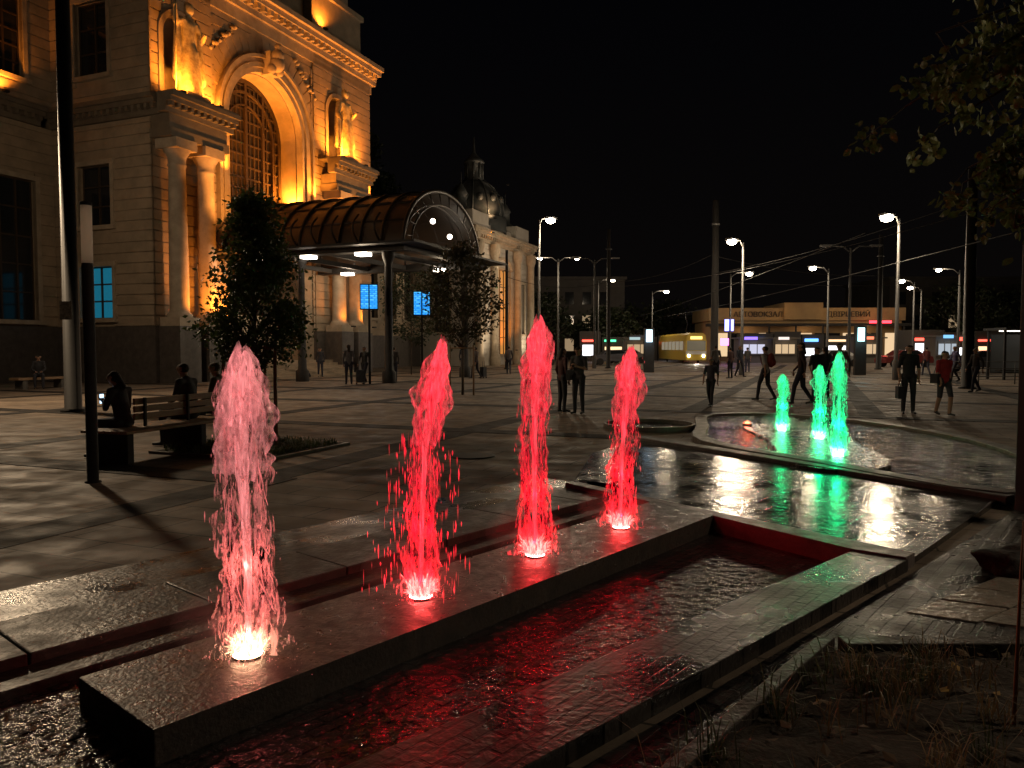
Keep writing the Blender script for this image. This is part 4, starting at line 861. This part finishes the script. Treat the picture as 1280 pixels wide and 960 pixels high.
b.tube([T,T+Vector((0,0,2.2)),T+Vector((-.1,.05,3.6)),T+Vector((-.2,.1,5.5))],[.14,.12,.09,.05],12)
tips=[]
for (dx,dy,z0,z1) in ((-1.5,.1,4.0,4.1),(-2.0,.3,4.2,3.75),(-2.2,-.1,4.2,3.25),(-1.7,.4,3.7,2.95),(-2.3,.2,4.6,3.5),(-1.9,.0,4.6,4.5),(-1.4,.2,3.2,2.55),(-1.6,.5,3.6,3.1),(-1.35,-.2,3.4,2.8),(-1.5,-.1,3.9,3.5),(1.2,.5,4,5),(.6,-1,4,5),(0,1.4,4.2,5),(-1.7,.3,4.2,3.7),(-1.9,.5,4.4,4.2),(-1.3,.1,3.6,3.3),(-1.4,-.3,4.0,3.9),(-1.5,.3,3.4,2.75),(-1.3,.4,3.3,3.0),(-1.6,-.2,4.2,3.4)):
    s=T+Vector((-.1,0,z0-.2)); en=T+Vector((dx,dy,z1)); mid=s.lerp(en,.5)+Vector((0,0,.25)); b.tube([s,mid,en],[.035,.02,.006],6)
    for k in range(9):
        t=.3+.7*k/8; base=s.lerp(en,t)+Vector((0,0,.25*math.sin(math.pi*t))); tp=base+Vector((random.gauss(0,.15),random.gauss(0,.15),random.gauss(-.12,.12))); b.tube([base,tp],[.006,.002],4); tips+= [tp,base.lerp(tp,.6)]
b.obj('trunk_and_branches',M_bark,e); b=B()
for _ in range(5200):
    c=random.choice(tips); p=c+Vector((random.gauss(0,.06),random.gauss(0,.06),random.gauss(-.02,.06)))
    d=Vector((random.gauss(0,.7),random.gauss(0,.7),random.gauss(-.6,.5))).normalized(); u=d.cross(Vector((R()-.5,R()-.5,R()-.5))).normalized(); k=d.cross(u); s=U(.05,.11)
    pr=[(0,0),(.25,.28),(.55,.34),(.8,.2),(1,0)]
    mid=[p+d*s*a-k*s*.1*math.sin(a*3.1) for a,_w in pr]; l=[mid[i]+u*s*pr[i][1]+k*s*.08 for i in (1,2,3)]; r=[mid[i]-u*s*pr[i][1]+k*s*.08 for i in (1,2,3)]
    b.add(mid+l+r,[(0,1,5),(1,2,6,5),(2,3,7,6),(3,4,7),(0,8,1),(1,8,9,2),(2,9,10,3),(3,10,4)],0)
b.obj('foliage',M_leafN,e,fix=False)
# ------------------------------------------------------------------ background buildings
def bus_station():
    e=empty('bus_station',(35,92,0)); f=Fr((24,92),(1,-.05),(-.05,-1)); mw=mat('ochre_plaster',(.36,.25,.12),(.28,.19,.10),scale=1,rough=.8)
    b=B(); b.box(f,0,22.5,-10,0,0,6.2); b.box(f,-.3,22.8,-10.3,.35,4.9,6.4); b.box(f,8.5,13,-8,.8,5.0,7.0); b.obj('walls',mw,e)
    b=B()
    for k in range(13): b.box(f,.8+1.65*k,2.1+1.65*k,.01,.05,.6,3.4,0 if k%3 else 1)
    b.box(f,-.6,23,-.1,2.2,4.2,4.5,2)
    for k in range(8): b.lathe(f.P(.2+3.1*k,2.0),[(.14,0),(.12,4.2)],8,2)
    b.obj('shopfronts_and_awning',[M_glass,emis('shop_light',(1,.7,.4),.9),M_black],e)
    M_l=mat('dark_letters',(.03,.02,.015))
    for (t,u) in (("АВТОВОКЗАЛ",2.6),("ДВІРЦЕВИЙ",13.6)):
        cu=bpy.data.curves.new('sign_letters','FONT'); cu.body=t; cu.size=.85; cu.extrude=.05; o=bpy.data.objects.new('sign_letters',cu); cu.materials.append(M_l); S.collection.objects.link(o); q=f.P(u,.42,5.35); o.location=q; o.rotation_euler=(math.radians(90),0,math.atan2(-.05,1)); o.parent=e; o.matrix_parent_inverse=Matrix.Translation(-Vector(e.location))
    b=B(); b.box(f,17.8,20.3,2.25,2.35,4.5,4.8); b.obj('red_neon',emis('neon_red',(1,.04,.06),5),e)
    for u in (3,8,14,19): light('POINT','fascia_light',f.P(u,2.6,6.0),36,(1,.55,.2),e,.3)
    for u in (4,11,18): light('POINT','awning_light',f.P(u,1.6,3.8),45,(1,.6,.3),e,.3)
bus_station()
def block(name,x,y,wd,dp,h,col,litp=.15,st_=3.2,ang=0):
    e=empty(name,(x,y,0)); f=Fr((x,y),(math.cos(ang),math.sin(ang)),(math.sin(ang),-math.cos(ang))); b=B(); b.box(f,0,wd,-dp,0,0,h); b.box(f,-.3,wd+.3,-dp-.3,.3,h,h+.4); b.obj('walls',mat(name+'_wall',col,tuple(c*.7 for c in col),scale=.8,rough=.85),e)
    b=B(); z=1.2
    while z+1.8<h:
        u=1.0
        while u+1.3<wd: b.box(f,u,u+1.2,.01,.06,z,z+1.7,1 if R()<litp else 0); u+=2.4
        z+=st_
    b.obj('windows',[M_glass,emis(name+'_lit',(1,.7,.4),.3,False)],e)
block('apartment_block',1.5,105,14,12,11,(.10,.09,.08),.12); block('office_building',52,105,34,14,11,(.05,.045,.04),.06); block('low_shop_building',-14,110,14,10,9,(.1,.08,.06),.1); block('terraced_building',14,118,12,10,6,(.1,.08,.06),.3)
block('warehouse_building',90,96,40,14,9,(.08,.07,.07),.04)
def kiosk(x,y,wd,c,s,sc):
    e=empty('kiosk',(x,y,0)); f=Fr((x,y),(1,0),(0,-1)); b=B(); b.box(f,0,wd,-2,0,0,2.6); b.box(f,-.25,wd+.25,-2.2,.5,2.6,2.75)
    for k in range(4): b.box(f,.2+(wd-.4)*k/3-.04,.2+(wd-.4)*k/3+.04,.0,.06,.9,2.25)
    b.box(f,.1,wd-.1,.0,.25,.85,.93); b.obj('cabin',mat('kiosk_paint',(.10,.09,.08)),e)
    b=B(); b.box(f,.25,wd-.25,.005,.03,1.0,2.0); b.obj('lit_window',emis('kiosk_light',c,s*.9),e); b=B(); b.box(f,.4,wd*.6,.505,.55,2.5,2.8); b.obj('fascia_sign',emis('kiosk_sign',sc,s*2.5),e); light('POINT','kiosk_glow',(x+wd/2,y-1.2,2.0),25,c,e,.3)
kiosk(24.5,82,3,(.8,.8,1),.9,(.25,.15,1)); kiosk(28.5,83,2.6,(1,.7,.4),.8,(.6,.5,.45)); kiosk(36,80,3,(1,.7,.4),.8,(.9,.2,.1)); kiosk(39,70,2.2,(.8,.9,1),.6,(.2,.5,.9)); kiosk(12.5,84,2.6,(1,.7,.4),.6,(.3,.4,.4)); kiosk(44,66,2.6,(1,.6,.3),.6,(.8,.6,.2))
e=empty('neon_sign',(22.8,80,0)); b=B(); b.box(Fr((22.8,80),(1,0),(0,-1)),-.1,.1,-.1,.1,0,3.4); b.obj('post',M_black,e); b=B(); b.box(Fr((22.8,80),(1,0),(0,-1)),-.45,.45,.0,.15,3.4,4.6); b.obj('blue_panel',emis('neon_blue',(.2,.22,1),6),e); b=B(); b.box(Fr((22.8,80),(1,0),(0,-1)),-.9,.1,.15,.2,1.9,2.6); b.obj('pink_panel',emis('neon_pink',(1,.15,.7),5),e); light('POINT','neon_glow',(22.8,78.8,3),40,(.5,.2,1),e,.3)
rs=random.Random(5)
def shoprow(x,y,n):
    e=empty('shop_row',(x,y,0)); f=Fr((x,y),(1,0),(0,-1)); b=B(); u=0
    cols=[emis('shopfront_warm',(1,.65,.35),1.8,False),emis('shopfront_white',(.95,.95,1),2.0,False),emis('shop_sign_red',(1,.08,.05),4,False),emis('shop_sign_blue',(.1,.3,1),4,False),emis('shop_sign_green',(.1,.9,.4),2.5,False)]
    for k in range(n):
        wd=rs.uniform(2.4,4); hh=rs.uniform(2.8,3.6); b.box(f,u,u+wd-.15,-3,0,0,hh,5)
        b.box(f,u+.35,u+wd*rs.uniform(.4,.75),.01,.04,.7,rs.uniform(1.5,2.1),rs.choice((0,0,1,5)))
        b.box(f,u+.3,u+wd*rs.uniform(.35,.7),.01,.12,2.35,2.35+rs.uniform(.2,.45),rs.choice((0,2,3,4,1,2))); u+=wd
    b.obj('units',cols+[mat('shop_wall',(.06,.055,.05),rough=.8)],e)
shoprow(49,86,9); shoprow(27,88.5,5); shoprow(8,90,3); shoprow(15.5,97,3); shoprow(41,78,2)
e=empty('bus_shelter',(28,37,0)); f=Fr((24.5,38),(1,-.08),(-.08,-1)); b=B(); b.box(f,0,9,-1.8,.3,2.5,2.62)
for k in range(5): b.box(f,.1+2.15*k,.2+2.15*k,-1.6,-1.5,0,2.5); b.box(f,.1+2.15*k,.2+2.15*k,-.1,0,0,2.5)
b.box(f,.5,8.5,-1.5,-1.1,.42,.48); b.obj('frame_and_roof',M_black,e); b=B()
for k in range(4): b.box(f,.25+2.15*k,2.2+2.15*k,-1.56,-1.54,.3,2.3)
b.obj('glass_panels',mat('shelter_glass',(.12,.13,.14),rough=.1),e); b=B(); b.box(f,.3,8.6,-.9,-.8,2.44,2.49); b.obj('light_strip',emis('shelter_strip',(1,.9,.75),3),e); light('POINT','shelter_light',f.P(4.5,-.6,2.2),70,WARM,e,.3)
def tram(x,y):
    e=empty('tram',(x,y,0)); f=Fr((x,y),(1,0),(0,-1)); b=B()
    prof=[(-1.1,.35),(-1.15,1.2),(-1.15,2.3),(-1.0,2.95),(-.7,3.15),(.7,3.15),(1.0,2.95),(1.15,2.3),(1.15,1.2),(1.1,.35)]
    for (w0,w1,s0,s1) in ((-14,-.5,1,1),(-.5,0,1,.93)):
        vs=[f.P(px*s0,w0,pz) for px,pz in prof]+[f.P(px*s1,w1,pz) for px,pz in prof]; n=len(prof)
        b.add(vs,[(i,(i+1)%n,(i+1)%n+n,i+n) for i in range(n)]+([tuple(range(n,2*n))] if w1==0 else [tuple(range(n))]),0)
    b.obj('body',mat('tram_yellow',(.7,.5,.08),rough=.35),e); b=B(); b.box(f,-.95,.95,.0,.03,1.35,2.35,0); b.box(f,-1.05,1.05,.0,.02,.95,1.3,1); b.box(f,-.6,.6,.0,.04,2.5,2.8,2)
    for k in range(6):
        for s in(-1.17,1.15): b.box(f,s,s+.02,-2.5-1.9*k,-1-1.9*k,1.4,2.3,3)
    b.obj('windscreen_and_sign',[mat('windscreen',(.03,.04,.05),rough=.1,emit=(1,.8,.5),es=.12),mat('tram_white',(.7,.7,.7)),emis('tram_sign',(1,.7,.2),2),emis('tram_interior',(1,.85,.6),.25)],e)
    b=B(); b.ell(f.P(-.75,.03,.8),(.13,.06,.13)); b.ell(f.P(.75,.03,.8),(.13,.06,.13)); b.obj('headlights',emis('headlight',(1,.95,.8),25),e); light('SPOT','headlight_beam',f.P(0,.3,.8),300,(1,.9,.7),e,.2,rot=(-.05,-1,-.05),spot=70)
    b=B()
    for w_ in (-2.5,-10.5):
        for s in(-.8,.8): b.ell(f.P(s,w_,.33),(.12,.33,.33))
    b.tube([f.P(0,-5,3.15),f.P(0,-4,4.2),f.P(0,-5,5.3)],.04,6); b.tube([f.P(-.8,-5,5.3),f.P(.8,-5,5.3)],.04,6); b.obj('wheels_and_pantograph',M_black,e)
tram(18.9,78)
b=B()
for x in (18.2,19.6,14.6,16.0): b.box(Fr((x,20),(0,1),(1,0)),10,90,-.04,.04,-.01,.012)
b.obj('tram_rails',mat('rail_steel',(.35,.34,.33),rough=.3,metal=.9))
def car(x,y,ang,col):
    e=empty('parked_car',(x,y,0)); ca,sa=math.cos(ang),math.sin(ang); f=Fr((x,y),(ca,sa),(-sa,ca)); b=B()
    prof=[(-2.1,.35),(-2.15,.7),(-1.9,.9),(-1.2,.98),(-.6,1.42),(.8,1.45),(1.5,1.0),(2.05,.92),(2.15,.6),(2.1,.35)]; n=len(prof)
    vs=[f.P(px,-.85 if pz<1.1 else -.68,pz) for px,pz in prof]+[f.P(px,.85 if pz<1.1 else .68,pz) for px,pz in prof]
    b.add(vs,[(i,(i+1)%n,(i+1)%n+n,i+n) for i in range(n)]+[tuple(range(n)),tuple(range(2*n-1,n-1,-1))],0); b.obj('body',mat('car_paint',col,rough=.25,coat=.5),e,bevel=.05)
    b=B()
    for px in(-1.35,1.35):
        for s in(-.82,.82): b.tube([f.P(px,s-.1,.33),f.P(px,s+.1,.33)],.33,16)
    b.obj('wheels',M_black,e); b=B(); b.add([f.P(-1.1,s*.83,1.0) for s in(-1,1)]+[f.P(-.62,s*.68,1.38) for s in(1,-1)],[(0,1,2,3)])
    for s in(-1,1): b.add([f.P(-1.0,s*.84,1.02),f.P(1.2,s*.84,1.02),f.P(.75,s*.72,1.38),f.P(-.55,s*.72,1.38)],[(0,1,2,3)])
    b.obj('windows',M_glass,e)
for (x,y,a,c) in ((12,80,.2,(.15,.15,.15)),(9.5,72,.1,(.1,.1,.12)),(28,66,0,(.3,.3,.3)),(33,64,.1,(.2,.04,.04)),(31,50,0,(.06,.06,.07)),(2.5,70,1.2,(.2,.2,.21))): car(x,y,a,c)
e=empty('metal_railing',(24,33,0)); b=B()
for k in range(9): b.tube([(19+1.6*k,33.5,0),(19+1.6*k,33.5,1.0)],.025,6)
for z in (.35,.7,1.0): b.tube([(19,33.5,z),(31.8,33.5,z)],.02,6)
b.obj('rails',M_pole,e)
